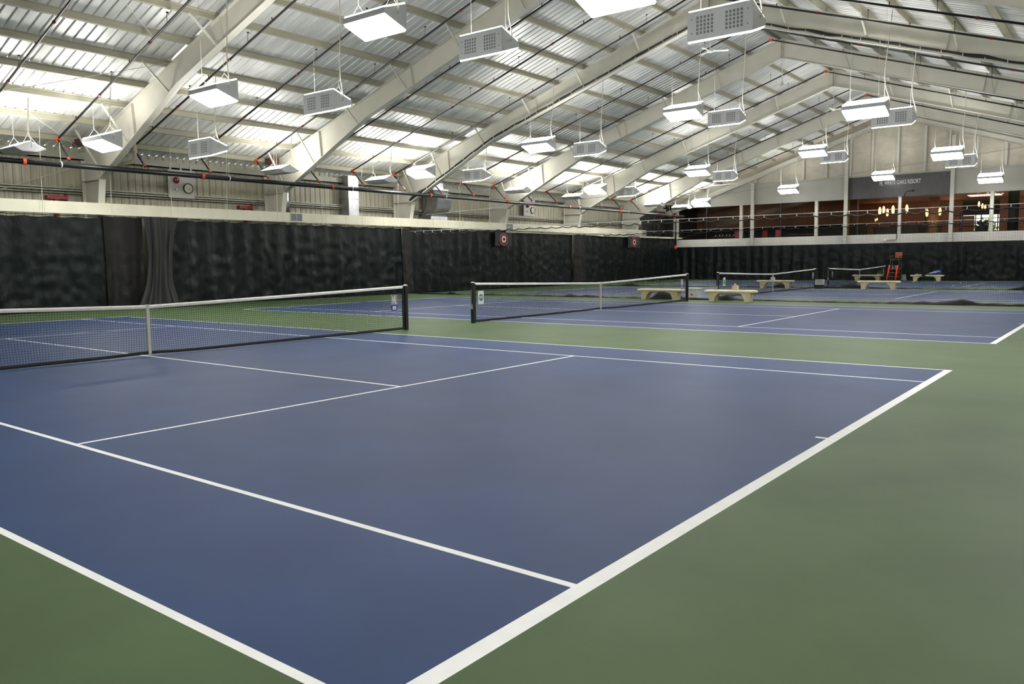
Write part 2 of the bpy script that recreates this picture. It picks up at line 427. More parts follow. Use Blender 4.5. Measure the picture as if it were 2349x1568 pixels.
ROWS = [('front', 5.9, [(-13.54, 5.78), (-6.91, 6.46), (-.26, 7.18), (6.09, 6.53), (13.2, 5.9)], 'beyond the nearest court, lit face forward'),
        ('back', 8.7, [(-11.86, 5.62), (-5.43, 6.34), (.8, 6.95), (7.03, 6.33), (13.6, 5.8)], 'before the second court, vented back forward'),
        ('front', 22.0, [(-14.55, 6.15), (-7.32, 6.77), (-.39, 7.37), (6.31, 6.65), (13.2, 6.0)], 'beyond the second court, lit face forward'),
        ('back', 25.0, [(-13.5, 6.07), (-6.55, 6.77), (.11, 7.39), (6.52, 6.65), (13.4, 6.0)], 'before the third court, vented back forward'),
        ('front', 38.2, [(-14.52, 6.3), (-7.33, 6.95), (-.55, 7.48), (6.03, 6.77), (13.2, 6.1)], 'beyond the third court, lit face forward'),
        ('back', 41.2, [(-13.8, 6.24), (-6.85, 6.78), (-.28, 7.36), (6.18, 6.6), (13.2, 6.0)], 'before the farthest court, vented back forward'),
        ('front', 53.0, [(-13.91, 6.15), (-6.99, 6.76), (-.44, 7.27), (6.0, 6.65), (13.0, 6.1)], 'in front of the end wall, lit face forward')]
lamp = None; sd = 0
for side, y, L, where in ROWS:
    for k, (x, z) in enumerate(L):
        sd += 1
        lab = f'court light {where}, {NTH[k]} from the left'
        rz = 0 if side == 'front' else PI
        if lamp is None: lamp = make_lamp(lab, (x, y, z), rz, 'wedge court lights'); o = lamp; hangers = []
        else: o = dup(lamp, (x, y, z), rz, lab, None, skip=('power_cord', 'suspension_wire'))
        hang(o, x, z, side == 'back', sd)
for k, (x, z) in enumerate(((13.3, 6.0), (6.3, 6.6), (-.2, 7.2), (-6.8, 6.6))):      # the row over the near sideline, behind the camera
    o = dup(lamp, (x, -6.6, z), PI, f'court light over the near sideline, {NTH[k]} from the right', None, skip=('power_cord', 'suspension_wire', 'upper_lens'))
    hang(o, x, z, True, 200+k)
# shallow up-lights near the left wall
def make_uplight(label, loc):
    t = thing('indirect_light', label, 'ceiling light', loc, 0, 'indirect wall lights')
    E = [(-.48, -.02), (0, .2), (.48, -.02), (.24, -.14), (-.24, -.14)]
    b = MB()
    for sx in (-1, 1): b.prism([(sx*.66, y, z) for y, z in E], (-sx*.02, 0, 0))
    b.prism([(-.66, y, z) for y, z in [(-.48, -.02), (-.24, -.14), (.24, -.14), (.48, -.02), (.47, -.0), (.23, -.115), (-.23, -.115), (-.47, 0)]], (1.32, 0, 0))
    b.build('housing', 'lamphousing', t)
    for s in (-1, 1):
        MB().prism([(-.64, s*.47, -.005), (-.64, s*.01, .205), (-.64, s*.01, .18), (-.64, s*.45, -.02)], (1.28, 0, 0)).build('lens', 'lens_up', t)
    return t
up = None
UPS = [3.93, 13.89, 19.66, 30.37, 36.29, 47.07, 51.6]
UZ = [5.42, 5.55, 5.55, 5.74, 5.71, 5.73, 5.74]
ULAB = ['at the left edge of the picture', 'in front of the second frame column', 'second from the left with its glowing side showing', 'below the fourth roof frame',
        'just right of the fourth roof frame foot', 'at the foot of the last roof frame', 'in front of the far left end window']
for k, y in enumerate(UPS):
    lab = 'shallow roof-shaped uplight near the left wall, '+ULAB[k]
    if up is None: up = o = make_uplight(lab, (-14.9, y, UZ[k]))
    else: o = dup(up, (-14.9, y, UZ[k]), 0, lab, None, skip=('power_cord', 'suspension_wire'))
    hang(o, 14.9, UZ[k], False, 90+k, True)

# ceiling fans under the ridge
def make_fan(label, y):
    t = thing('ceiling_fan', label, 'ceiling fan', (0, y, 9.84), 0, 'ceiling fans under the ridge')
    MB().tube([(0, 0, .05), (0, 0, 1.22)], .018, 8).build('rod', 'white', t)
    MB().lathe([(.03, -.07), (.11, -.05), (.12, .02), (.05, .08), (.02, .12)], 14).build('motor', 'white', t, True)
    MB().lathe([(.02, 1.1), (.09, 1.16), (.09, 1.22)], 12).build('canopy', 'white', t, True)
    for k in range(3):
        a = 2*PI*k/3+.5; c, s = math.cos(a), math.sin(a); b = MB()
        b.prism([(c*.1-s*.04, s*.1+c*.04, -.02), (c*.7-s*.075, s*.7+c*.075, -.03), (c*.7+s*.075, s*.7-c*.075, -.0), (c*.1+s*.04, s*.1-c*.04, 0)], (0, 0, .008))
        b.build('blade', 'white', t)
    return t
fan = None
for i, nm in ((3, 'under the net-carrying frame'), (4, 'under the frame over the third court'), (5, 'under the frame before the farthest court'), (6, 'under the frame nearest the end wall')):
    lab = 'white three-blade ceiling fan on a rod '+nm
    if fan is None: fan = make_fan(lab, FY[i])
    else: dup(fan, (0, FY[i], 9.84), 0, lab)

# ------------------------------------------------------------------ left side: curtains, ducts, boards
def curtain_x(y, z, zt, zb, seed, amp=.09):
    f = (zt-z)/(zt-zb)
    g = .35+.65*min(1, f*1.6)
    n = math.sin(y*7.2+1.9*noise.noise((y*.45, seed, 0)))*.55+noise.noise((y*2.3, seed+3.3, z*.22))*.9+noise.noise((y*5.5, seed+9, z*.5))*.45
    ch = .05*noise.noise((y*3.0, seed+5, z*3.2))*min(1, f*1.5+.2)
    return amp*g*n+ch
def wall_curtain(name, label, y0, y1, zt, zb, x, seed, mt='curtain', amp=.09):
    m = MB(); nu = max(4, int((y1-y0)/.085)); nv = 26
    def fn(u, v):
        y = y0+(y1-y0)*u; z = zt+(zb-zt)*v
        if v == 0: z += .018*math.sin(y*7.2)
        return (x+curtain_x(y, z, zt, zb, seed, amp), y, z)
    m.grid(fn, nu, nv); o = m.build(name, mt, None, True)
    return tag(o, label, 'curtain', 'wall curtains')
XC = -16.82
wall_curtain('backdrop_curtain', 'dark green vinyl curtain at far left, left of the bundled net', -10.6, 7.3, 3.40, .05, XC, 1)
wall_curtain('backdrop_curtain', 'dark green vinyl curtain behind the nearest net, between bundled net and dark gap', 9.6, 22.75, 3.42, .05, XC, 2)
wall_curtain('backdrop_curtain', 'dark green vinyl curtain with one crest banner, right of the dark gap', 23.45, 38.95, 3.44, .05, XC, 3)
wall_curtain('backdrop_curtain', 'dark green vinyl curtain at the far left corner with a crest banner', 40.35, 54.25, 3.46, .05, XC, 4)
wall_curtain('black_curtain', 'narrow black curtain strip gathered beside the bundled net', 7.25, 8.75, 3.46, .04, XC+.12, 11, 'blackcloth', .11)
wall_curtain('black_curtain', 'narrow black curtain strip in the gap behind the nearest net post', 22.7, 23.5, 3.40, .04, XC+.14, 12, 'blackcloth', .07)
wall_curtain('black_curtain', 'narrow black curtain strip between the two bannered curtains', 38.9, 40.4, 3.44, .04, XC+.14, 13, 'blackcloth', .07)
wall_curtain('black_curtain', 'tall black curtain high in the far left corner beside the windows', 48.3, 54.9, 5.5, 3.3, -17.75, 14, 'blackcloth', .08)

# bundled divider net hanging at the left wall
m = MB()
def fn(u, v):
    z = 3.5-3.42*v; a = 2*PI*u
    w = .62-.22*math.sin(PI*v)+.5*max(0, v-.75)
    y = 9.35-.25*v+(w+.10*math.sin(9*a)+.06*noise.noise((a*2, v*3, 1)))*math.cos(a)
    x = XC+.42+(.16+.08*math.sin(11*a+v*2)+.06*noise.noise((a*3, v*4, 5)))*math.sin(a)+.22*max(0, v-.8)
    return (x, y, z)
t = thing('bundled_divider_net', 'black divider net gathered in a bundle against the left curtains', 'net', (0, 0, 0))
m.grid(fn, 72, 22); m.build('hanging_bundle', 'netblack', t, True)
m = MB()
def fn(u, v):
    x = XC+.1+1.15*v; y = 8.7+2.9*u
    return (x, y, .02+.17*max(0, noise.noise((x*3, y*3, 2))+.45)*math.sin(PI*min(1, u))*math.sin(PI*min(1, v*.9+.1)))
m.grid(fn, 40, 16); m.build('floor_puddle', 'netblack', t, True)

# ducts
t = thing('air_duct', 'long cream rectangular air duct above the left curtains', 'duct', (-16.72, 0, 0))
m = MB(); m.box(-.09, .13, Y0+.2, 48.9, 3.52, 3.95)
y = Y0+1.2
while y < 48.8: m.box(-.10, .14, y, y+.025, 3.51, 3.96); y += 1.22 if y > 15 else 5.0
m.build('duct_body', 'duct', t)
for ya, yb, za, zb in ((15.63, 16.24, 3.58, 3.90), (31.4, 32.0, 3.58, 3.90), (48.35, 48.88, 3.56, 3.91)):
    g = MB(); g.box(.13, .155, ya-.04, yb+.04, za-.03, zb+.03); gr = g.build('air_grille', 'lamphousing', t)
    s = MB(); ym = (ya+yb)/2
    for a, b in ((ya, ym-.015), (ym+.015, yb)): s.box(.155, .16, a, b, za, zb)
    s.build('louvre', 'vent', gr)
for lab, ya, yb, zz in (('pale valance board under the duct, left of the far banner', 31.5, 47.0, 3.43), ('short pale valance board at the far end above the far banner', 42.0, 55.4, 3.40)):
    o = MB().box(-16.74, -16.70 if zz > 3.41 else -16.64, ya, yb, zz-.03, zz+.09).build('valance_board', 'duct'); tag(o, lab, 'board')
# curtain track brackets
trk = MB()
trk.box(-16.84, -16.80, Y0+.3, 48.8, 3.455, 3.475)
y = Y0+.5
while y < 48: trk.box(-17.0, -16.50, y, y+.03, 3.48, 3.50); y += 2.4
tag(trk.build('curtain_track', 'black'), 'thin black curtain track with brackets under the cream duct', 'track')
# vertical metal ducts
m = MB(); m.box(-18.15, -17.55, 19.9, 20.55, 3.95, 6.0); m.box(-18.18, -17.52, 19.87, 20.58, 4.85, 4.9)
tag(m.build('vertical_duct', 'galv'), 'straight grey sheet metal duct rising from the cream duct to the roof', 'duct')
m = MB()
P = [(3.95, -17.7), (4.3, -17.55), (4.7, -17.2), (5.1, -17.1), (5.5, -17.35), (5.65, -17.5)]
m.grid(lambda u, v: (P[round(v*5)][1]+.35, 25.55+1.15*u, P[round(v*5)][0]), 1, 5); m.grid(lambda u, v: (P[round(v*5)][1]-.45, 25.55+1.15*u, P[round(v*5)][0]), 1, 5)
m.grid(lambda u, v: (P[round(v*5)][1]-.45+.8*u, 25.55, P[round(v*5)][0]), 1, 5); m.grid(lambda u, v: (P[round(v*5)][1]-.45+.8*u, 26.7, P[round(v*5)][0]), 1, 5)
m.box(-18.2, -17.05, 25.5, 26.75, 5.62, 5.68); m.box(-18.2, -17.25, 25.7, 26.55, 5.68, 6.05); m.box(-18.1, -17.2, 25.45, 26.8, 3.95, 4.18)
tag(m.build('offset_duct', 'galv'), 'large curved grey sheet metal duct offset between roof and cream duct', 'duct')
m = MB(); m.tube([(-17.5, 16.0, 3.95), (-17.5, 16.0, 4.6), (-17.55, 16.02, 5.3), (-17.75, 16.1, 5.8)], .22, 12)
tag(m.build('flexible_duct', 'galv', None, True), 'shiny round flexible duct beside the second frame column', 'duct')
m = MB(); m.tube([(-16.0, 8.25, 6.55), (-16.0, 8.25, 5.62), (-16.05, 8.2, 5.5), (-16.6, 7.9, 5.4), (-17.4, 7.6, 5.3)], .075, 10); m.tube([(-16, 8.25, 5.85), (-16, 8.25, 5.92)], .1, 10)
tag(m.build('drain_pipe', 'pvc', None, True), 'beige plastic drain pipe elbow behind the nearest frame knee', 'pipe')
for lab, y in (('red wall standpipe tee behind the cream duct at far left', 6.25), ('red wall standpipe tee left of the second frame column', 14.3)):
    m = MB(); m.box(-18.2, -18.0, y-.35, y+.35, 4.12, 4.26); m.box(-18.2, -18.05, y-.06, y+.06, 3.5, 4.12); m.box(-18.2, -18.1, y+.36, y+.42, 3.7, 4.4)
    tag(m.build('standpipe', 'redpaint'), lab, 'pipe')
for lab, x, y, z, l in (('dark red primed bracket behind the nearest frame haunch, upper', 14.1, FY[1]+.26, 0, .5), ('dark red primed plate at the eave behind the nearest frame', 17.0, FY[1]-.5, 0, .5),
                        ('dark red primed plate at the eave behind the second frame', 16.9, FY[2]-.45, 0, .35)):
    zc = rt(x); m = MB(); m.box(-x-l, -x+l, y-.12, y+.12, zc-.22, zc+.02); tag(m.build('eave_bracket', 'rust'), lab, 'bracket')

# clock boards
def clock_board(y0, y1, z0, z1, label, second):
    t = thing('clock_board', label, 'board', (-17.96, (y0+y1)/2, z0))
    w = (y1-y0)/2; h = z1-z0
    MB().box(-.06, .0, -w, w, 0, h).build('panel', 'board', t)
    for k in (-.8, 0, .8): MB().box(-.05, .01, k*w-.04, k*w+.04, h, h+.22).build('hanger_strap', 'board', t)
    ci = thing('wall_clock', f'round black-rimmed wall clock on the {"far" if second else "near"} board beside a red bell', 'clock', (-17.96, (y0+y1)/2+.24*w*2-.0, z0+h*.36), 0, 'wall clocks')
    MB().lathe([(.20, 0.0), (.215, .02), (.215, .06), (.19, .065), (.185, .05)], 32, axis='x').build('rim', 'black', ci, True)
    MB().lathe([(.19, .02), (.19, .05), (.001, .051)], 32, axis='x').build('dial', 'clockface', ci)
    hd = MB(); hd.beam((.056, 0, 0), (.056, .07, -.075), .012, .006); hd.beam((.058, 0, 0), (.058, .10, .02), .008, .006); hd.build('hands', 'black', ci)
    tk = MB()
    for k in range(12):
        a = k*PI/6; tk.beam((.053, .155*math.sin(a), .155*math.cos(a)), (.053, .175*math.sin(a), .175*math.cos(a)), .01, .004)
    tk.build('hour_marks', 'black', ci)
    be = thing('alarm_bell', f'domed dark red alarm bell on the {"far" if second else "near"} clock board', 'bell', (-17.96, (y0+y1)/2-.42*w, z0+h*.63), 0, 'alarm bells')
    MB().lathe([(.06, 0), (.06, .03), (.135, .035), (.13, .07), (.10, .10), (.05, .115), (.015, .12)], 24, axis='x').build('gong', 'redbell', be, True)
    MB().lathe([(.02, .11), (.02, .13)], 8, axis='x').build('bolt', 'grey', be)
    if not second:
        MB().tube([(.01, -.42*w-.14, h*.60), (.01, -.42*w-.22, h*.55), (.01, -.42*w-.24, h*.40)], .008, 5).build('bell_wire', 'grey', t)
        MB().box(0, .04, -.40*w-.06, -.40*w+.03, h*.26, h*.34).build('junction_box', 'white', t)
    else: MB().box(0, .04, -.5*w, -.35*w, h*.22, h*.32).build('junction_box', 'pvc', t)
    return t
clock_board(10.62, 11.78, 4.42, 5.58, 'pale hanging board with clock and red bell above the near left curtain', False)
clock_board(35.0, 36.25, 4.6, 5.66, 'pale hanging board with clock and red bell far down the left wall', True)

# pull cords in front of the duct
for k, y in enumerate((2.55, 5.08, 7.48, 9.85, 12.32, 14.8, 17.3, 19.75, 22.2, 27.0, 29.6, 34.5)):
    o = MB().tube([(-16.45, y, 3.47), (-16.43, y+.02, 5.0), (-16.4, y+.05, rt(16.4))], .011, 4).build('pull_cord', 'cordwhite')
    tag(o, f'thin pale pull cord hanging in front of the duct, {NTH[k]} nearest to the camera', 'cord', 'curtain pull cords')

# control box in the corner
m = MB(); m.box(-17.6, -17.45, 49.2, 49.75, 3.5, 4.75); o = tag(m.build('control_box', 'white'), 'tall white control box above the duct end in the far left corner', 'box')
m = MB(); m.box(-17.45, -17.4, 49.35, 49.9, 4.0, 4.3); m.build('red_panel', 'rust', o)

# banners
def banner(y0, y1, z0, z1, label):
    t = thing('crest_banner', label, 'banner', (-16.62, (y0+y1)/2, z0), 0, 'crest banners')
    w = (y1-y0)/2; h = z1-z0
    b = MB(); b.grid(lambda u, v: (.012*math.sin(u*9)*(v+.2)+.01*math.sin(v*5), -w+2*w*u, h*(1-v)), 20, 8); b.build('cloth', 'bannergrey', t, True)
    def disc(ry, rz, x, mt, nm, seg=36, cy=0, cz=.5*h):
        MB().prism([(x, cy+ry*math.cos(2*PI*k/seg), cz+rz*math.sin(2*PI*k/seg)) for k in range(seg)], (.006, 0, 0)).build(nm, mt, t)
    disc(.40, .375, .022, 'bannerrose', 'crest_edge'); disc(.355, .335, .030, 'bannerred', 'crest_ring'); disc(.21, .20, .038, 'white', 'crest_centre')
    leaf = [(0, .15), (.045, .06), (.10, .085), (.085, .02), (.155, -.01), (.10, -.05), (.105, -.09), (.02, -.075), (.012, -.15),
            (-.012, -.15), (-.02, -.075), (-.105, -.09), (-.10, -.05), (-.155, -.01), (-.085, .02), (-.10, .085), (-.045, .06)]
    MB().prism([(.046, a, .5*h+b) for a, b in leaf], (.004, 0, 0)).build('leaf_emblem', 'redbell', t)
    lt = MB()
    for k in range(-3, 4):
        a = -PI/2+k*.28; lt.beam((.040, .24*math.cos(a), .5*h+.235*math.sin(a)), (.040, .31*math.cos(a), .5*h+.30*math.sin(a)), .018, .004)
        a = PI/2+k*.22; lt.beam((.040, .24*math.cos(a), .5*h+.235*math.sin(a)), (.040, .30*math.cos(a), .5*h+.29*math.sin(a)), .014, .004)
    lt.build('crest_marks', 'bannerrose', t)
banner(30.33, 31.95, 2.58, 3.40, 'small charcoal banner with red leaf crest on the middle left curtain')
banner(46.2, 48.0, 2.6, 3.42, 'small charcoal banner with red leaf crest on the far left curtain')

# ------------------------------------------------------------------ tennis nets
def nh(y):                                             # top of the net at distance y from the middle
    a = min(1, abs(y)/6.35); return .914+.156*a**1.08
def make_net(label, y):
    t = thing('tennis_net', label, 'net', (0, y, 0), 0, 'tennis nets')
    m = MB(); L = 6.32; n = 284
    def sway(yy, z): return .035*max(0, .62-z)*math.sin(yy*1.3)+.012*math.sin(yy*5+z*9)*max(0, .5-z)
    def shift(yy, z): return .030*max(0, .42-z)/.42*math.sin(yy*2.1)
    r = .0017
    for i in range(n+1):
        yy = -L+2*L*i/n; h = nh(yy); ring = []
        for k in range(11):
            z = .055+(h-.06-.055)*k/10; ring.append((sway(yy, z), yy+shift(yy, z), z))
        vs = []; 
        for p in ring: vs += [(p[0]-r, p[1]-r, p[2]), (p[0]+r, p[1]-r, p[2]), (p[0], p[1]+r, p[2])]
        fs = []
        for k in range(10):
            for q in range(3): fs.append((3*k+q, 3*k+(q+1) % 3, 3*k+3+(q+1) % 3, 3*k+3+q))
        m.add(vs, fs)
    rows = 21
    for j in range(rows):
        f = (j+.5)/rows; vs = []; K = 142
        for i in range(K+1):
            yy = -L+2*L*i/K; h = nh(yy); z = .055+(h-.115)*f; p = (sway(yy, z), yy, z)
            vs += [(p[0]-r, p[1], p[2]-r), (p[0]+r, p[1], p[2]-r), (p[0], p[1], p[2]+r)]
        fs = []
        for i in range(K):
            for q in range(3): fs.append((3*i+q, 3*i+(q+1) % 3, 3*i+3+(q+1) % 3, 3*i+3+q))
        m.add(vs, fs)
    m.build('net_mesh', 'netcord', t)
    b = MB()
    def fn(u, v):
        yy = -L+2*L*u; z = nh(yy)-.062*abs(2*v-1) if True else 0
        x = (.014 if v < .5 else -.014)*(1 if .02 < v < .98 else .9)
        if abs(v-.5) < .01: x = 0
        return (x, yy, z)
    b.grid(fn, 60, 6); b.build('headband', 'tape', t, True)
    s = MB(); s.box(.016, .024, -.027, .027, .045, .92); s.box(-.024, -.016, -.027, .027, .045, .92); s.box(-.024, .024, -.027, .027, .915, .925); s.box(-.01, .01, -.01, .01, 0, .05)
    s.build('centre_strap', 'strap', t)
    bb = MB(); bb.grid(lambda u, v: (.012*math.cos(v*2*PI)+sway(-L+2*L*u, .05), -L+2*L*u, .047+.028*math.sin(v*2*PI)+.02*math.exp(-((-L+2*L*u)/.5)**2)), 60, 8); bb.build('bottom_band', 'netblack', t)
    for sg in (-1, 1):
        MB().box(-.016, .016, sg*L-.02, sg*L+.02, .05, 1.04).build('side_band', 'netblack', t)
        p = MB(); p.box(-.042, .042, sg*6.4-.042, sg*6.4+.042, 0, 1.06); po = p.build('net_post', 'postblack', t)
        c = MB(); c.lathe([(.05, 0), (.055, .012), (.04, .03), (.01, .035)], 14, (0, sg*6.4, 1.06)); c.build('post_cap', 'chrome', po, True)
        if sg < 0:
            w = MB(); w.box(-.03, .03, sg*6.4-.075, sg*6.4-.042, .38, .5); w.tube([(0, sg*6.4-.06, .9), (0, sg*6.4-.06, .5)], .006, 5); w.tube([(0, sg*6.4-.08, .44), (.05, sg*6.4-.1, .38)], .01, 5); w.build('winch', 'chrome', po)
    return t
net = make_net('tennis net on the nearest court, cut by the left edge', CY[0])
dup(net, (0, CY[1], 0), 0, 'tennis net on the second nearest court with a bench behind its far post')
dup(net, (0, CY[2], 0), 0, 'tennis net on the third nearest court, behind the see-through divider')
dup(net, (0, CY[3], 0), 0, 'tennis net on the farthest court, near the umpire chair')

LOGO = [[(.10, .86), (.22, .88), (.36, .60), (.38, .50), (.36, .40), (.27, .10), (.16, .12), (.22, .40), (.24, .50), (.20, .62)],
        [(.56, 1.0), (.72, .84), (.68, .62), (.66, .50), (.70, .36), (.92, .02), (.66, .04), (.52, .38), (.50, .50), (.52, .66)],
        [(.06, .50), (.22, .545), (.52, .53), (.78, .51), (.78, .47), (.52, .455), (.22, .45)]]
def logo_part(parent, to3, name, mt, d):
    m = MB()
    for k, P in enumerate(LOGO): m.prism([to3(a, b, k*.0006) for a, b in P], d)
    return m.build(name, mt, parent)
def sign_grey(y, z0, label):
    t = thing('net_sign', label, 'sign', (.045, y, z0), 0, 'grey and blue net signs')
    MB().box(0, .006, -.105, .105, .14, .38).build('logo_plate', 'signgrey', t)
    logo_part(t, lambda a, b, e: (.0062+e, -.085+.17*a, .155+.205*b), 'logo', 'white', (.002, 0, 0))
    MB().prism([(0, -.10, .135), (0, .10, .135), (0, .10, .045), (0, .07, 0), (0, -.07, 0), (0, -.10, .045)], (.006, 0, 0)).build('blue_shield', 'signblue', t)
    MB().box(.006, .008, -.055, .055, .025, .105).build('white_block', 'white', t)
    k = MB()
    for j in range(2):
        for i in range(4): k.box(.008, .0092, -.045+i*.024, -.045+i*.024+.012, .035+j*.032, .055+j*.032)
    k.build('block_marks', 'signblue', t)
    r = MB()
    for a in (-.09, .09): r.lathe([(.012, 0), (.012, .004)], 8, (.006, a, .365), 'x')
    r.build('rivet', 'chrome', t)
def text_mesh(body, size, sx, mt, name, parent, mtx, offset=0, extrude=.002, align='LEFT'):
    cu = bpy.data.curves.new('lettering_curve', 'FONT'); cu.body = body; cu.size = size; cu.offset = offset; cu.extrude = extrude; cu.align_x = align
    o = bpy.data.objects.new('lettering_curve', cu); C.objects.link(o)
    bpy.context.view_layer.update()
    me = bpy.data.meshes.new_from_object(o.evaluated_get(bpy.context.evaluated_depsgraph_get()))
    bpy.data.objects.remove(o); bpy.data.curves.remove(cu)
    me.transform(Matrix.Diagonal((sx, 1, 1, 1))); me.transform(mtx)
    me.materials.clear(); me.materials.append(MATS[mt]); me.name = name
    n = bpy.data.objects.new(name, me); C.objects.link(n); n.parent = parent
    return n
FACE_PX = Matrix(((0, 0, 1, 0), (1, 0, 0, 0), (0, 1, 0, 0), (0, 0, 0, 1)))      # text plane -> faces +X, reads along +Y
FACE_NY = Matrix(((1, 0, 0, 0), (0, 0, -1, 0), (0, 1, 0, 0), (0, 0, 0, 1)))     # text plane -> faces -Y
def sign_ota(y, z0, label):
    t = thing('net_sign', label, 'sign', (.045, y, z0), 0, 'white net signs with a green disc')
    MB().box(0, .006, -.115, .115, 0, .36).build('plate', 'white', t)
    MB().prism([(.006, .09*math.cos(2*PI*k/32), .18+.09*math.sin(2*PI*k/32)) for k in range(32)], (.002, 0, 0)).build('green_disc', 'signgreen', t)
    text_mesh('OTA', .078, .95, 'white', 'lettering', t, Matrix.Translation((.0085, 0, .165)) @ FACE_PX, .003, .001, 'CENTER')
    MB().box(.008, .0095, -.082, .082, .135, .153).build('blue_bar', 'lightblue', t)
    r = MB()
    for a in (-.10, .10):
        for b in (.015, .345): r.lathe([(.008, 0), (.008, .004)], 8, (.006, a, b), 'x')
    r.build('rivet', 'grey', t)
sign_grey(5.98, .49, 'grey logo plate over a blue shield, hung on the nearest net by its post')
sign_ota(9.16, .49, 'white plate with green lettered disc at the near end of the second net')
sign_grey(CY[1]+5.85, .50, 'grey logo plate over a blue shield at the far end of the second net')
sign_ota(CY[2]-5.85, .49, 'white plate with green lettered disc at the near end of the third net')
sign_grey(CY[2]+5.85, .50, 'grey logo plate over a blue shield at the far end of the third net')
sign_grey(CY[3]-5.85, .50, 'grey logo plate over a blue shield at the near end of the farthest net')
sign_grey(CY[3]+5.75, .50, 'grey logo plate over a blue shield at the far end of the farthest net')

# ------------------------------------------------------------------ divider nets between courts
def divider(y, zc, x0, x1, label, seed, lumps):
    t = thing('divider_net', label, 'net', (0, y, 0), 0, 'divider nets')
    MB().tube([(-16.5, 0, zc+.10), (17.3, 0, zc+.10)], .010, 5).build('cable', 'wire', t)
    m = MB(); m.grid(lambda u, v: (x0+(x1-x0)*u, .03*math.sin(u*70)+.05*noise.noise((u*30, v*2, seed)), zc-.02-(zc-.06)*v), 120, 8); m.build('mesh_panel', 'divider_mesh', t)
    pts = []; n = int((x1-x0)/.09); rr = []
    for i in range(n+1):
        x = x0+(x1-x0)*i/n; f = (x/.62) % 1.0
        pts.append((x, .02*noise.noise((x*2, seed, 0)), zc-.09*math.sin(PI*f)*(.7+.6*noise.noise((x*.7, seed, 4)))))
        rr.append(.022*(1+.35*noise.noise((x*3, seed, 9))))
    MB().tube(pts, rr, 6).build('top_hem', 'netblack', t)
    k = math.ceil(x0/.62); hk = None
    while k*.62 < x1:
        if hk is None: hk = o = MB().box(-.012, .012, -.01, .01, zc, zc+.1).build('hook', 'wire', t)
        else: o = hk.copy(); C.objects.link(o)
        o.location = (k*.62, 0, 0); k += 1
    h = MB()
    def hf(x):
        b = .055+.045*noise.noise((x*.9, seed, 2))+.03*noise.noise((x*2.7, seed, 6))
        for lx, lh, lw in lumps: b += lh*math.exp(-((x-lx)/lw)**2)
        return max(.03, b)
    def fn(u, v):
        x = x0+(x1-x0)*u; a = PI*v; w = .15+.07*noise.noise((x*1.3, seed, 3))
        hh = hf(x)
        return (x, -w*math.cos(a)+.05*noise.noise((x*2, v*3, seed)), max(.004, hh*math.sin(a)+.02*noise.noise((x*5, v*6, seed))))
    h.grid(fn, int((x1-x0)/.09), 10); h.build('floor_hem', 'blackcloth', t, True)
divider(23.1, 3.17, -16.35, 17.0, 'see-through black divider net between the second and third courts', 1.5,
        [(-1.9, .26, .32), (-1.4, .14, .4), (1.05, .20, .3), (9.2, .12, .5), (8.1, .05, .4), (-13.6, .16, .2), (-6.4, .10, .3), (-5.5, .08, .4), (16, .2, .5)])
divider(37.7, 3.30, -13.6, 17.0, 'see-through black divider net between the third and farthest courts', 5.5,
        [(-11.6, .16, .5), (-1.9, .22, .4), (1.6, .15, .5), (2.1, .1, .5), (.6, .1, .4), (9.6, .15, .4)])
# net rolled up along the underside of the third full frame
t = thing('rolled_divider_net', 'black divider net bundled along the underside edge of a roof frame', 'net', (0, FY[3]-.27, 0))
m = MB(); pts = []; rr = []
n = 260
for i in range(n+1):
    x = -16.6+33.2*i/n; pts.append((x, .03*noise.noise((x*2, 1, 1)), rb(x)+.055+.035*noise.noise((x*1.4, 7, 1)))); rr.append(.038+.055*max(0, noise.noise((x*.8, 3, 2)))+(.08*math.exp(-((x+16.2)/.5)**2)))
m.tube(pts, rr, 8); m.build('bundle', 'netblack', t, True)
m = MB(); MBt = [(x, -.01, rb(x)-.06) for x in (-16.6, -11, 0, 11, 16.6)]; m.tube(MBt, .03, 8); m.build('track', 'frame_paint', t)
hk = None
for k in range(-25, 26):
    if hk is None: hk = o = MB().box(-.012, .012, -.05, -.03, -.08, .08).build('clip', 'wire', t)
    else: o = hk.copy(); C.objects.link(o)
    o.location = (k*.64, 0, rb(k*.64))
# long steel cables overhead
for lab, p, q in (('thin dark cable crossing in front of the cream gable wall', (-16.0, 48.3, 5.75), (9.5, 48.3, 8.0)), ('thin dark cable stretched over the far duct towards the frames', (-16.2, 24.0, 4.15), (-6.0, 44.0, 6.6))):
    tag(MB().tube([p, q], .012, 5).build('steel_cable', 'grey'), lab, 'cable')

# ------------------------------------------------------------------ end wall
YW = 55.0
COLX = [-10.4, -3.37, 3.54, 10.5]; MULX = [-16.97, -11.38, -5.52, .24, 5.9, 11.5]
ZS, ZH, ZB = 3.28, 5.88, 7.46                           # sill, window head, top of the grey band
def rwz(x): return 12.1-abs(x)/3
m = MB()
m.box(-HX, HX, YW, YW+.2, 0, 2.55, 0); m.box(-16.97, HX, YW-.06, YW+.2, 2.55, ZS, 1)
m.box(-HX, -16.97, YW, YW+.2, 2.55, 6.05, 3); m.box(13, HX, YW, YW+.2, ZS, ZH, 0)
band = [(x, z) for x, z in ((-17.5, ZH), (HX, ZH), (HX, rwz(HX)), (13.9, ZB), (-13.9, ZB), (-17.5, rwz(17.5)))]
m.prism([(x, YW, z) for x, z in band], (0, .2, 0), 0)
m.prism([(-13.9, YW+.08, ZB), (13.9, YW+.08, ZB), (0, YW+.08, rwz(0))], (0, .12, 0), 2)
m.box(-14, 14, YW-.04, YW+.1, ZB-.03, ZB+.07, 0)
struct(m.build('wall_back', ['endwall', 'sill', 'insul', 'darkroom']))
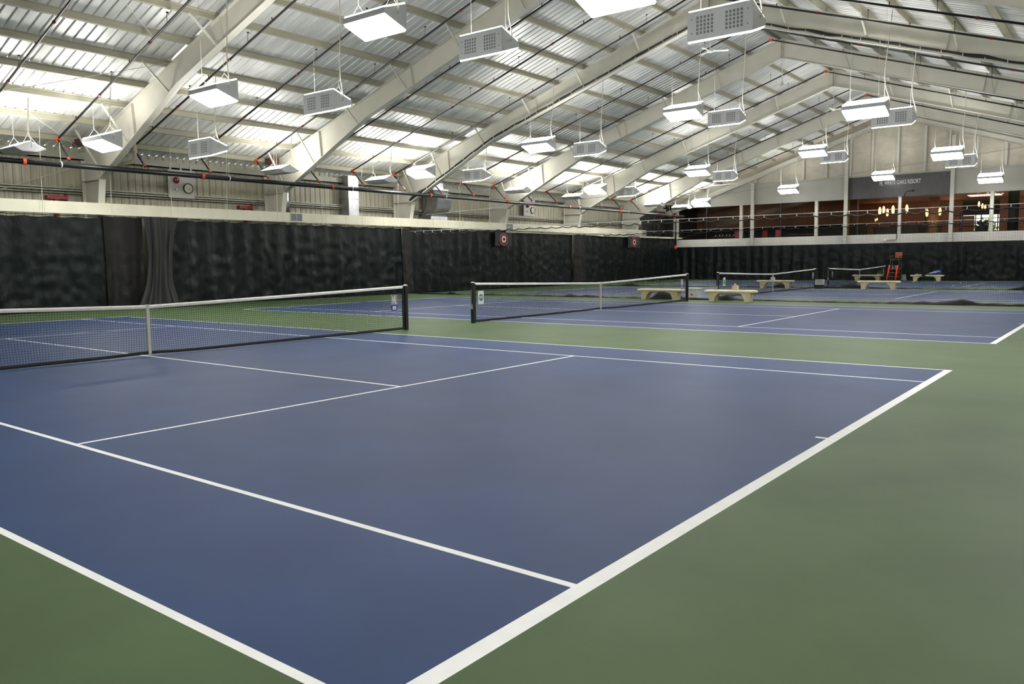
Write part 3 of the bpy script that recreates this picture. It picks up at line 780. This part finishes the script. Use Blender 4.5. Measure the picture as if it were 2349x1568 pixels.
# gable: draped insulation between studs
m = MB()
SX = [-12.0, -10.2, -8.26, -6.53, -4.85, -3.15, -1.65, .06, 1.78, 3.3, 4.92, 6.61, 8.3, 10.2, 12.0]
for a, b in zip(SX[:-1], SX[1:]):
    def fn(u, v, a=a, b=b):
        x = a+(b-a)*u; zt = 11.5-abs(x)/3; z = ZB+.05+(zt-ZB-.05)*v
        sag = .10*math.sin(PI*u)*(1+.5*noise.noise((x, z, 2)))
        wr = .045*noise.noise((x*.9+z*.4, z*2.6-abs(u-.5)*2.2, a))
        return (x, YW+.06-sag*.5+wr, z)
    m.grid(fn, 14, 24)
struct(m.build('wall_gable', 'insul', None, True))
st = None
for k, x in enumerate(SX[1:-1]):
    zt = 11.45-abs(x)/3; m = MB(); m.box(x-.05, x+.05, YW-.15, YW-.05, ZB+.08, zt); m.box(x-.09, x+.09, YW-.06, YW-.05, ZB+.08, zt)
    o = m.build('gable_stud', 'endframe'); tag(o, f'slim vertical gable stud above the end windows, {NTH[k]} from the left', 'stud', 'gable studs')
o = MB()
for sg in (-1, 1):
    o.prism([(0, YW-.16, 11.22), (sg*18, YW-.16, 11.22-6.0+.0), (sg*18, YW-.16, 11.62-6.0), (0, YW-.16, 11.62)], (0, .05, 0)); o.prism([(0, YW-.24, 11.22), (sg*18, YW-.24, 5.22), (sg*18, YW-.24, 5.24), (0, YW-.24, 11.24)], (0, .2, 0))
tag(o.build('end_rafter', 'endframe'), 'pale sloping end rafter along the top of the windowed gable wall', 'beam')
for k, x in enumerate(COLX):
    zt = 11.25-abs(x)/3; m = MB(); m.box(x-.12, x+.12, YW-.28, YW-.265, 0, zt-.28); m.box(x-.12, x+.12, YW-.115, YW-.10, 0, zt-.28); m.box(x-.01, x+.01, YW-.27, YW-.11, 0, zt-.28)
    tag(m.build('end_column', 'endframe'), f'full-height pale steel column on the end wall, {NTH[k]} from the left', 'column', 'end wall columns')
for k, x in enumerate(MULX):
    m = MB(); m.box(x-.11, x+.11, YW-.09, YW+.14, ZS, ZH+.02)
    struct(m.build(f'trim_{3+k}', 'endframe'))
edges = sorted([(x-.12, x+.12) for x in COLX]+[(x-.11, x+.11) for x in MULX]); nwin = 0
for (a0, a1), (b0, b1) in zip(edges[:-1], edges[1:]):
    if b0-a1 < .3: continue
    nwin += 1
    m = MB(); m.box(a1, b0, YW-.03, YW+.0, ZS, ZS+.03); m.box(a1, b0, YW-.03, YW+.0, ZH-.03, ZH)
    w = struct(m.build(f'window_{nwin}', 'roomdark'))
    g = MB(); g.prism([(a1, YW+.19, ZS), (b0, YW+.19, ZS), (b0, YW+.01, ZH), (a1, YW+.01, ZH)], (0, .006, 0)); g.build('pane', 'glass', w)
for x in (-14.3, -8.2, -2.55):
    nwin += 0
    tag(MB().box(x-.03, x+.03, YW-.06, YW-.02, ZS, ZH).build('glazing_bar', 'black'), f'thin dark glazing bar in the {"leftmost" if x < -14 else "second wide" if x < -8 else "third wide"} end window', 'bar', 'glazing bars')

# sign band with lettering
t = thing('sign_band', 'wide black sign panel with white resort lettering above the end windows', 'sign', (0, YW-.07, ZH))
m = MB(); m.box(-2.95, 3.42, 0, .05, 0, ZB-ZH-.03); m.build('panel', 'signpanel', t)
MB().box(-3.25, -2.95, .02, .05, 0, ZB-ZH-.03).build('side_strip', 'black', t)
txt = text_mesh('WHITE OAKS RESORT', .40, 1, 'letter', 'lettering', t, Matrix.Identity(4), .0075, .004)
xs = [v.co.x for v in txt.data.vertices]; ys = [v.co.y for v in txt.data.vertices]; w = max(xs)-min(xs); h = max(ys)-min(ys)
txt.data.transform(Matrix.Translation((-min(xs), -min(ys), 0))); txt.data.transform(Matrix.Diagonal((2.38/w, .30/h, 1, 1)))
txt.data.transform(Matrix.Translation((-.82, -.006, .88)) @ FACE_NY)
logo_part(t, lambda a, b, e: (-1.17+.30*a, -.004-e, .83+.41*b), 'logo', 'letter', (0, -.004, 0))
# conduit and box below the sign
m = MB(); m.tube([(1.05, YW-.14, 6.25), (.75, YW-.14, 6.25), (.60, YW-.14, 6.18), (.55, YW-.14, 6.0), (.55, YW-.13, ZH), (.14, YW-.13, ZH-.02), (.14, YW-.13, 2.95), (.06, YW-.13, 2.85), (-.5, YW-.13, 2.85)], .022, 6); m.box(1.02, 1.14, YW-.17, YW-.1, 6.19, 6.31)
o = tag(m.build('cable_conduit', 'black', None, True), 'thin black conduit running from the sign down the window post', 'conduit')
MB().box(-.72, -.5, YW-.16, YW-.06, 2.80, 2.92).build('outlet_box', 'white', o)
# floor pole in the corner and end curtains
m = MB(); m.tube([(-17.02, 54.62, 0), (-17.02, 54.62, 5.0)], .09, 12); tag(m.build('corner_pole', 'endwall', None, True), 'slim pale pole standing in the far left corner', 'pole')
def end_curtain(x0, x1, seed, label, mt='curtain'):
    m = MB(); nu = int((x1-x0)/.09)
    def fn(u, v):
        x = x0+(x1-x0)*u; z = 2.63-.06*(x0+(x1-x0)*u-0)/9*.3+(.04-2.63)*v
        if v == 0: z += .012*math.sin(x*8)
        return (x, 54.48+curtain_x(x*1.15, z, 2.63, .04, seed, .10), z)
    m.grid(fn, nu, 20); tag(m.build('backdrop_curtain', mt, None, True), label, 'curtain', 'wall curtains')
end_curtain(-16.9, -1.3, 21, 'dark curtain along the end wall, behind the two farthest nets')
end_curtain(-1.3, 4.6, 22, 'dark curtain along the end wall behind the umpire chair')
end_curtain(4.6, 17.4, 23, 'dark curtain along the end wall at the right edge')
m = MB(); m.tube([(-16.9, 54.62, 2.66), (17.4, 54.62, 2.6)], .018, 6); tag(m.build('curtain_rail', 'black'), 'thin black rail carrying the end wall curtains', 'rail')

# ------------------------------------------------------------------ restaurant behind the windows
struct(MB().box(-18, 14, 55.2, 72, 2.5, 2.6).build('floor_dining_room', 'roomdark'))
struct(MB().box(-18, 14, 55.2, 72, 6.25, 6.35).build('ceiling_dining_room', 'roomceil'))
m = MB()
m.box(-18.2, -18, 55.2, 72, 2.6, 6.25, 0); m.box(14, 14.2, 55.2, 72, 2.6, 6.25, 1)
m.box(-18, -4.1, 61.0, 61.2, 4.35, 6.25, 2); m.box(-18, -4.1, 63.5, 63.7, 2.6, 4.4, 3)
m.box(-18, 1.9, 69.5, 69.7, 2.6, 6.25, 1); m.box(4.6, 14, 69.5, 69.7, 2.6, 6.25, 1); m.box(1.9, 4.6, 69.5, 69.7, 5.05, 6.25, 3); m.box(1.9, 4.6, 69.5, 69.7, 2.6, 2.9, 3)
struct(m.build('wall_dining_room', ['roomdark', 'roomwall', 'roombrown', 'darkroom']))
def room_light(p, e, col, size=.5):
    l = bpy.data.lights.new('dining_room_light', 'POINT'); l.energy = e; l.color = col; l.shadow_soft_size = size
    o = bpy.data.objects.new('dining_room_light', l); C.objects.link(o); o.location = p
for p, e in (((-1.8, 60, 4.5), 30), ((1.4, 61, 4.4), 26), ((4.5, 62, 4.7), 34), ((7.5, 64, 4.7), 30), ((-3.0, 66, 5.2), 40), ((1.5, 66, 5.3), 30), ((8.5, 67, 5.0), 60)): room_light(p, e, (1, .58, .30))
for p, e in (((-13, 59, 5.6), 13), ((-8.0, 59, 5.6), 11)): room_light(p, e, (1, .62, .38))
def pendant(x, y, z, s, label):
    t = thing('pendant_lamp', label, 'lamp', (x, y, z), 0, 'restaurant pendant lamps')
    MB().lathe([(.03*s, -.26*s), (.075*s, -.18*s), (.095*s, 0), (.075*s, .17*s), (.02*s, .27*s)], 14).build('shade', 'pendant', t, True)
    MB().tube([(0, 0, .27*s), (0, 0, 6.25-z)], .006, 4).build('cable', 'black', t)
PEND = [(-2.27, 5.21, 1.2), (-1.99, 5.29, 1.1), (-1.72, 5.08, 1.1), (-1.32, 5.26, 1.25), (-.35, 5.28, 1.25), (1.05, 4.92, 1.1), (1.92, 4.98, 1.1), (4.44, 5.40, .75), (4.66, 5.25, .72), (4.84, 5.15, .72)]
for k, (x, z, s) in enumerate(PEND):
    pendant(x, 60.0, z, s, f'glowing amber pendant lamp behind the end windows, {NTH[k]} from the left')
for k, (x, z) in enumerate(((-3.05, 4.62), (-2.93, 4.68))): pendant(x, 62.0, z, .45, f'small glowing amber globe above the dark bar, {"left" if k == 0 else "right"} of the pair')
dl = None
DLP = [(-3.0, 58.2), (-2.4, 58.0), (-2.6, 59.2), (-1.9, 58.6), (-1.2, 58.3), (-.6, 58.5), (-.1, 59.4), (.9, 59.5), (2.3, 58.4), (2.5, 58.8), (2.7, 59.1), (2.85, 59.5), (4.0, 57.2), (4.6, 58.0), (3.9, 60.2), (4.3, 60.6), (4.8, 61.2), (5.2, 61.7), (5.6, 62.4), (6.9, 58.3), (7.3, 60.2)]
for k, (x, y) in enumerate(DLP):
    if dl is None: o = dl = MB().lathe([(.075, 0), (.075, .02)], 12).build('ceiling_downlight', 'downlight')
    else: o = dl.copy(); C.objects.link(o)
    o.location = (x, y, 6.228); tag(o, f'tiny warm ceiling downlight in the dining room, {NTH[k]} from the left' if k < 20 else 'tiny warm ceiling downlight in the dining room, at the far right', 'light', 'dining room downlights')
for lab, x0, x1, y0, y1 in (('bright rectangular ceiling light panel right of the black sign', .9, 2.2, 57.4, 58.2), ('long bright ceiling light panel above the garden window', 3.3, 5.4, 62.5, 64.0)):
    tag(MB().box(x0, x1, y0, y1, 6.2, 6.25).build('ceiling_panel_light', 'panel_light'), lab, 'light')
# bar, shelves, columns, seats
m = MB(); m.box(-3.2, .1, 62.0, 62.7, 2.6, 3.95); m.box(-3.3, .15, 61.9, 62.8, 3.95, 4.02); m.box(-3.0, .1, 66.5, 66.8, 2.6, 4.3); tag(m.build('bar_counter', 'roomdark'), 'long dark bar counter behind the third wide window', 'counter')
for lab, x, y, r, mt in (('ochre round column behind the right window', 1.05, 62.5, .38, 'column_ochre'), ('ochre pillar beside the second end column', -3.95, 57.2, .2, 'column_ochre'), ('dark square pillar in the rightmost window', 6.75, 58.5, .34, 'roomdark')):
    tag(MB().lathe([(r, 2.6), (r, 6.25)], 20, (x, y, 0)).build('room_column', mt, None, True), lab, 'column')
for lab, x in (('dark open shelf unit behind the post right of the bar', .55), ('dark open shelf unit below the rightmost pendants', 2.3)):
    m = MB()
    for z in (2.7, 3.4, 4.1, 4.8): m.box(x-.35, x+.35, 64.0, 64.5, z, z+.05)
    for dx in (-.35, .35): m.box(x+dx-.04, x+dx+.04, 64.0, 64.5, 2.6, 5.0)
    tag(m.build('shelf_unit', 'roomdark'), lab, 'shelf')
def dining_chair(label, x, y, rz, mt='chairred', s=1):
    t = thing('dining_chair', label, 'chair', (x, y, 2.6), rz, 'dining chairs')
    MB().box(-.22, .22, -.22, .22, .42, .50).build('seat', mt, t)
    MB().box(-.22, .22, .18, .25, .5, 1.28).build('backrest', mt, t)
    for a in (-.19, .19):
        for b in (-.19, .19): MB().box(a-.02, a+.02, b-.02, b+.02, 0, .42).build('leg', 'roomdark', t)
    return t
for k, (x, y, rz, lab) in enumerate(((-12.15, 56.3, .2, 'red dining chair right of the leftmost window tables'), (-9.9, 56.6, -.3, 'red dining chair just right of the first steel column'), (-8.75, 56.2, .1, 'brightest red dining chair in the second wide window'), (-12.9, 58.0, 2.9, 'red dining chair farther back in the leftmost window'))):
    dining_chair(lab, x, y, PI+rz)
for lab, x, y, w in (('dark dining table with small glasses in the leftmost window', -13.6, 57.2, 1.1), ('dark dining table in the second wide window', -7.6, 57.6, 1.0), ('long dark high table in the right window', 2.5, 57.0, 1.5), ('low dark table in front of the garden window', 4.6, 58.6, .9)):
    t = thing('dining_table', lab, 'table', (x, y, 2.6), 0, 'dining tables'); h = .95 if x < 2 else 1.2
    MB().box(-w, w, -.35, .35, h-.06, h).build('tabletop', 'tablecloth' if x < 0 else 'roomdark', t); MB().box(-.08, .08, -.08, .08, 0, h-.06).build('pedestal', 'roomdark', t)
for k in range(6):
    x = -14.4+.31*k; tag(MB().lathe([(.03, 0), (.035, .04), (.04, .12)], 8, (x, 57.0+.1*(k % 2), 3.55)).build('drinking_glass', 'white'), f'small glass on the leftmost window table, {NTH[k]} from the left', 'glass', 'glasses on the dining table')
t = thing('reception_desk', 'pale olive desk front in the rightmost window', 'counter', (8.3, 60, 2.6)); MB().box(-1.0, 1.6, 0, .5, 0, 1.35).build('front', 'column_ochre', t); MB().box(-1.05, 1.65, -.05, .55, 1.35, 1.4).build('worktop', 'roomdark', t)
tag(MB().box(7.8, 8.4, 69.42, 69.49, 2.6, 5.1).build('room_door', 'roomdark'), 'dark door on the lit wall of the rightmost window', 'door')
m = MB()
for x in (1.95, 2.9, 3.3, 3.9, 4.5): m.box(x-.035, x+.035, 69.52, 69.58, 2.9, 5.05)
m.box(1.9, 4.6, 69.52, 69.58, 4.75, 4.8); tag(m.build('garden_window_frame', 'roomdark'), 'dark frame of the bright garden window deep in the dining room', 'window')
m = MB(); m.box(2.0, 2.85, 69.3, 69.34, 2.9, 5.0); tag(m.build('roller_blind', 'roomwall'), 'pale blind covering the left part of the garden window', 'blind')
def bush(x, y, z, r, label, mt):
    m = MB(); rr = random.Random(int(x*100))
    for k in range(420):
        a = rr.uniform(0, 2*PI); b = rr.uniform(-1, 1); q = r*rr.uniform(.5, 1)
        p = Vector((x+q*math.cos(a)*math.sqrt(1-b*b), y+q*.6*math.sin(a)*math.sqrt(1-b*b), z+q*b))
        d = Vector((rr.uniform(-1, 1), rr.uniform(-1, 1), rr.uniform(-1, 1))).normalized(); e = d.cross(Vector((.3, .2, .9))).normalized(); L = r*.16
        m.add([p-d*L, p+e*L*.5, p+d*L, p-e*L*.5], [(0, 1, 2, 3)])
    m.tube([(x, y, 0), (x, y, z)], .05, 6)
    return tag(m.build('bush', mt), label, 'plant')
bush(3.0, 73.5, 3.6, 1.3, 'yellow green garden bush seen through the left part of the garden window', 'leaf'); bush(5.9, 75, 3.8, 1.45, 'yellow green garden bush seen through the right part of the garden window', 'leaf')
t = thing('potted_plant', 'dark potted plant right of the garden window', 'plant', (5.2, 56.6, 2.6)); MB().lathe([(.25, 0), (.34, 1.1)], 14).build('pot', 'roomdark', t)
m = MB()
for k in range(60):
    a = R.uniform(0, 2*PI); q = R.uniform(.1, .45); m.prism([(0, 0, 1.05), (q*math.cos(a), q*math.sin(a), 1.25+R.uniform(0, .3)), (q*math.cos(a+.15), q*math.sin(a+.15), 1.2+R.uniform(0, .3))], (0, 0, .01))
m.build('leaves', 'leafdark', t)
struct(MB().box(-10, 14, 72, 90, -.1, 2.4).build('ground_garden', 'concrete'))

# ------------------------------------------------------------------ benches and things beside the courts
def make_bench(label, x, y, rz=0):
    t = thing('bench', label, 'bench', (x, y, 0), rz, 'tan moulded benches')
    m = MB(); n = 14; prof = []
    for k in range(n):
        a = 2*PI*k/n; ca, sa = math.cos(a), math.sin(a); e = .55
        prof.append((math.copysign(abs(ca)**e, ca)*.21, .385+math.copysign(abs(sa)**e, sa)*.065))
    xs = [-1.02, -1.0, -.95, -.8, 0, .8, .95, 1.0, 1.02]; sc = [.55, .8, .97, 1, 1, 1, .97, .8, .55]
    vs = [(xx, py*s, .385+(pz-.385)*s) for xx, s in zip(xs, sc) for py, pz in prof]; fs = []
    for i in range(len(xs)-1):
        for k in range(n): fs.append((i*n+k, i*n+(k+1) % n, (i+1)*n+(k+1) % n, (i+1)*n+k))
    fs += [tuple(range(n-1, -1, -1)), tuple(range((len(xs)-1)*n, len(xs)*n))]
    m.add(vs, fs); m.build('seat', 'bench', t, True)
    for sg in (-1, 1):
        l = MB(); P = [(.80, 0), (.60, 0), (.585, .10), (.55, .20), (.48, .28), (.36, .335), (.84, .335), (.82, .2)]
        l.prism([(sg*a, -.17, b) for a, b in P], (0, .34, 0)); l.build('leg', 'bench', t)
    return t
bn = make_bench('tan moulded bench behind the far end of the second net', -1.62, 22.62)
dup(bn, (1.55, 22.25, 0), .02, 'tan moulded bench with a tissue box, in the open beside the second net')
dup(bn, (-1.95, 36.75, 0), 0, 'tan moulded bench behind the third net, white carton on top')
dup(bn, (3.43, 36.55, 0), 0, 'tan moulded bench alone in front of the umpire chair')
dup(bn, (-1.15, 52.6, 0), 0, 'tan moulded bench behind the farthest net with a black and yellow bag')
dup(bn, (2.68, 52.3, 0), 0, 'tan moulded bench by the end curtain with a blue bag and towel')

def tissue_box(x, y, label, tissue):
    t = thing('tissue_box', label, 'box', (x, y, .45), .1); MB().box(-.10, .10, -.10, .10, 0, .16).build('carton', 'bench' if tissue else 'white', t)
    m = MB(); m.prism([(-.06, 0, .16), (.05, .02, .16), (.03, .01, .21), (-.02, 0, .26), (-.05, 0, .22)], (0, .02, 0)); m.build('tissue', 'tissue' if tissue else 'white', t)
tissue_box(1.75, 22.2, 'small cream tissue box with a tissue sticking up on the bench', True)
tissue_box(-2.08, 36.7, 'small white carton on the bench seen through the third net', False)
t = thing('storage_carton', 'white upright carton with a red mark behind the second net post', 'box', (-.60, 23.62, 0), .1)
MB().box(-.20, .20, -.16, .16, .0, .40).build('carton', 'white', t); MB().box(-.22, .26, -.18, .18, .40, .46).build('lid', 'white', t)
MB().prism([(-.10, -.163, .16), (.02, -.163, .16), (-.08, -.163, .24)], (0, .003, 0)).build('red_mark', 'bannerred', t)
t = thing('ball_hopper', 'wire ball basket on a black base beside the third net post', 'basket', (.36, 37.0, 0))
m = MB()
for k in range(9):
    for a in (-.19, .19): m.tube([(-.19+.0475*k, a, .22), (-.19+.0475*k, a, .48)], .006, 4); m.tube([(a, -.19+.0475*k, .22), (a, -.19+.0475*k, .48)], .006, 4)
for z in (.22, .30, .39, .48): m.tube([(-.19, -.19, z), (.19, -.19, z), (.19, .19, z), (-.19, .19, z), (-.19, -.19, z)], .009, 4)
m.build('wire_basket', 'wire', t); MB().box(-.17, .17, -.17, .17, 0, .21).build('base', 'black', t)

# umpire chair
t = thing('umpire_chair', 'tall orange-slatted umpire chair on green legs with red padded rails', 'chair', (.52, 53.1, 0))
for sx in (-1, 1):
    for yy in (-.22, .32): MB().beam((sx*.31, yy*1.35, 0), (sx*.26, yy, 1.70), .035, .035).build('leg', 'legreen', t)
    MB().tube([(sx*.28-.12, -.62, .02), (sx*.26-.06, -.30, 1.08)], .052, 10).build('padded_rail', 'foamred', t, True)
    MB().box(sx*.27-.05, sx*.27+.05, -.28, .34, 1.70, 1.74).build('armrest', 'woodorange', t)
for z in (.30, .55): MB().box(-.36, .30, -.50+.3*z, -.44+.3*z, z, z+.04).build('step', 'woodorange', t)
MB().box(-.31, .31, -.34, .34, .80, .84).build('platform', 'woodorange', t); MB().box(-.28, .28, -.30, -.26, 1.04, 1.07).build('crossbar', 'woodorange', t)
m = MB()
for k in range(4): m.box(-.27, .27, -.26+.14*k, -.14+.14*k, 1.45, 1.49)
m.build('seat', 'woodorange', t)
for z in (1.60, 1.735, 1.87): MB().prism([(-.10, .27, z), (.36, .27, z), (.36, .31, z+.11), (-.10, .31, z+.11)], (0, .025, 0)).build('back_slat', 'woodorange', t)
for k, (dx, h, lab) in enumerate(((-.14, .16, 'small pale bottle on the left of the umpire chair platform'), (.02, .24, 'grey bottle between the red padded rails of the umpire chair'))):
    m = MB().lathe([(.045, 0), (.045, h*.65), (.018, h*.8), (.018, h)], 10, (.52+dx, 53.0, .84)); tag(m.build('bottle', 'white' if k == 0 else 'grey', None, True), lab, 'bottle')
m = MB(); m.grid(lambda u, v: (1.1+(.17+.03*noise.noise((u*6, v*4, 1)))*math.cos(2*PI*u)*(.75+.4*v), 53.0+.12*math.sin(2*PI*u), .46-.42*v+.02*noise.noise((u*5, v*3, 8))), 24, 8)
m.lathe([(.02, .44), (.17, .46)], 10, (1.1, 53, 0))
tag(m.build('plastic_bag', 'plastic_clear', None, True), 'crumpled grey plastic bag standing beside the umpire chair', 'bag')
# bags and towel
t = thing('racket_bag', 'blue and white racket bag lying on the right-hand bench', 'bag', (3.1, 52.3, .45), .15)
m = MB(); pts = [(-.42, 0, .05), (-.2, 0, .08), (.05, 0, .13), (.25, 0, .17), (.37, 0, .16), (.42, 0, .12)]; m.tube(pts, [.03, .07, .12, .15, .12, .05], 12); m.build('body', 'bagblue', t, True)
m = MB()
for k in range(3): m.tube([(-.3+.16*k, -.10, .07+.03*k), (-.12+.17*k, -.145, .15+.02*k), (.05+.13*k, -.135, .22)], .018, 6)
m.build('white_stripes', 'white', t)
m = MB(); m.tube([(-.55, -.05, .02), (-.4, -.1, .05), (-.3, -.08, .06)], .02, 6); m.build('strap', 'black', t)
t = thing('sports_bag', 'black and yellow sports bag on the bench behind the farthest net', 'bag', (-.30, 52.6, .45))
MB().prism([(-.26, -.12, 0), (.24, -.12, 0), (.16, -.12, .26), (.02, -.12, .34), (-.12, -.12, .26)], (0, .24, 0)).build('body', 'black', t)
m = MB(); m.box(-.22, .22, -.13, -.12, .0, .035)
for k in range(3): m.beam((-.2+.08*k, -.127, .06), (-.12+.08*k, -.127, .24), .018, .006)
m.box(.14, .22, -.13, -.12, .03, .12); m.build('yellow_trim', 'bagyellow', t)
m = MB(); m.grid(lambda u, v: (1.95+.42*u, 52.15+.3*v, .455+.035*max(0, noise.noise((u*5, v*4, 3))+.5)), 12, 8); tag(m.build('towel', 'white', None, True), 'crumpled white towel on the left of the blue-bag bench', 'towel')
m = MB(); m.prism([(2.45, 52.06, .30), (2.68, 52.06, .30), (2.58, 52.06, .50), (2.35, 52.06, .50)], (0, .02, 0)); m.prism([(2.35, 52.06, .46), (2.58, 52.06, .46), (2.58, 52.06, .47), (2.35, 52.06, .47)], (0, .4, 0)); tag(m.build('jacket', 'black'), 'black jacket draped over the middle of the blue-bag bench', 'jacket')

# tennis balls
BALLS = [(-15.7, 47.2, 'on the green in the far left corner, beside the left curtain'), (-16.2, 48.3, 'on the far left green, a step behind its neighbour'), (-16.3, 46.4, 'on the far left green, closest to the curtain'), (-13.82, 45.25, 'on the green left of the farthest court baseline'),
         (-16.39, 50.52, 'on the green under the right half of the second net tape'), (-15.65, 52.82, 'against the end curtain by the corner pole'), (-14.31, 53.06, 'against the end curtain left of the third net post'), (-13.04, 52.85, 'against the end curtain just left of the third net post'),
         (-8.88, 43.65, 'on the blue farthest court left of the third net'), (-11.59, 52.83, 'against the end curtain behind the third net'), (-15.13, 43.76, 'on the green behind the middle of the second net'), (-15.42, 43.69, 'on the green behind the second net, left of its twin'), (-15.95, 44.75, 'on the green behind the second net, farthest left'),
         (2.46, 49.07, 'at the left foot of the blue-bag bench'), (3.44, 48.28, 'on the blue court in front of the blue-bag bench'), (3.82, 48.88, 'at the right foot of the blue-bag bench'), (5.31, 48.24, 'alone on the blue court right of the blue-bag bench'), (5.81, 42.64, 'on the farthest court left of the service line end'), (6.65, 42.1, 'on the farthest court touching the service line')]
ba = None
def ball_at(x, y, z, lab):
    global ba
    if ba is None:
        n = 8; ba = MB().lathe([(.034*math.sin(PI*k/n)+.0005, .034*-math.cos(PI*k/n)) for k in range(n+1)], 14).build('tennis_ball', 'ball', None, True); o = ba
    else: o = ba.copy(); C.objects.link(o)
    o.location = (x, y, z); tag(o, 'yellow tennis ball '+lab, 'ball', 'tennis balls')
for x, y, lab in BALLS: ball_at(x, y, .034, lab)
for y, lab in ((7.44, 'on the duct beside the nearest frame column'), (25.08, 'on the duct left of the curved metal duct'), (26.93, 'on the duct right of the curved metal duct'), (27.48, 'on the duct, second right of the curved metal duct'), (29.22, 'on the duct farthest from the camera')): ball_at(-16.68, y, 3.985, lab)

# ------------------------------------------------------------------ world, camera, view
w = bpy.data.worlds.new('World'); S.world = w; w.use_nodes = True
w.node_tree.nodes['Background'].inputs[0].default_value = (.95, 1, .92, 1); w.node_tree.nodes['Background'].inputs[1].default_value = 2.2
cam = bpy.data.cameras.new('Camera'); co = bpy.data.objects.new('Camera', cam); C.objects.link(co)
yaw, pitch, roll = -.6622, -.0988, -.0114
f = Vector((math.sin(yaw)*math.cos(pitch), math.cos(yaw)*math.cos(pitch), math.sin(pitch)))
r0 = Vector((math.cos(yaw), -math.sin(yaw), 0)); u0 = r0.cross(f)
r_ = math.cos(roll)*r0+math.sin(roll)*u0; u_ = -math.sin(roll)*r0+math.cos(roll)*u0
M = Matrix((r_, u_, -f)).transposed().to_4x4(); M.translation = Vector((13.9231, -7.3094, 1.5999)); co.matrix_world = M
cam.sensor_width = 36; cam.lens = 1846.5/2349*36; cam.clip_end = 300; cam.clip_start = .05
S.camera = co
S.view_settings.view_transform = 'Standard'; S.view_settings.look = 'None'; S.view_settings.gamma = 1; S.view_settings.exposure = .17
S.view_settings.use_curve_mapping = False
S.cycles.use_denoising = True; S.cycles.max_bounces = 7; S.cycles.diffuse_bounces = 4; S.cycles.adaptive_threshold = .02; S.cycles.transparent_max_bounces = 16
S.cycles.sample_clamp_indirect = 6
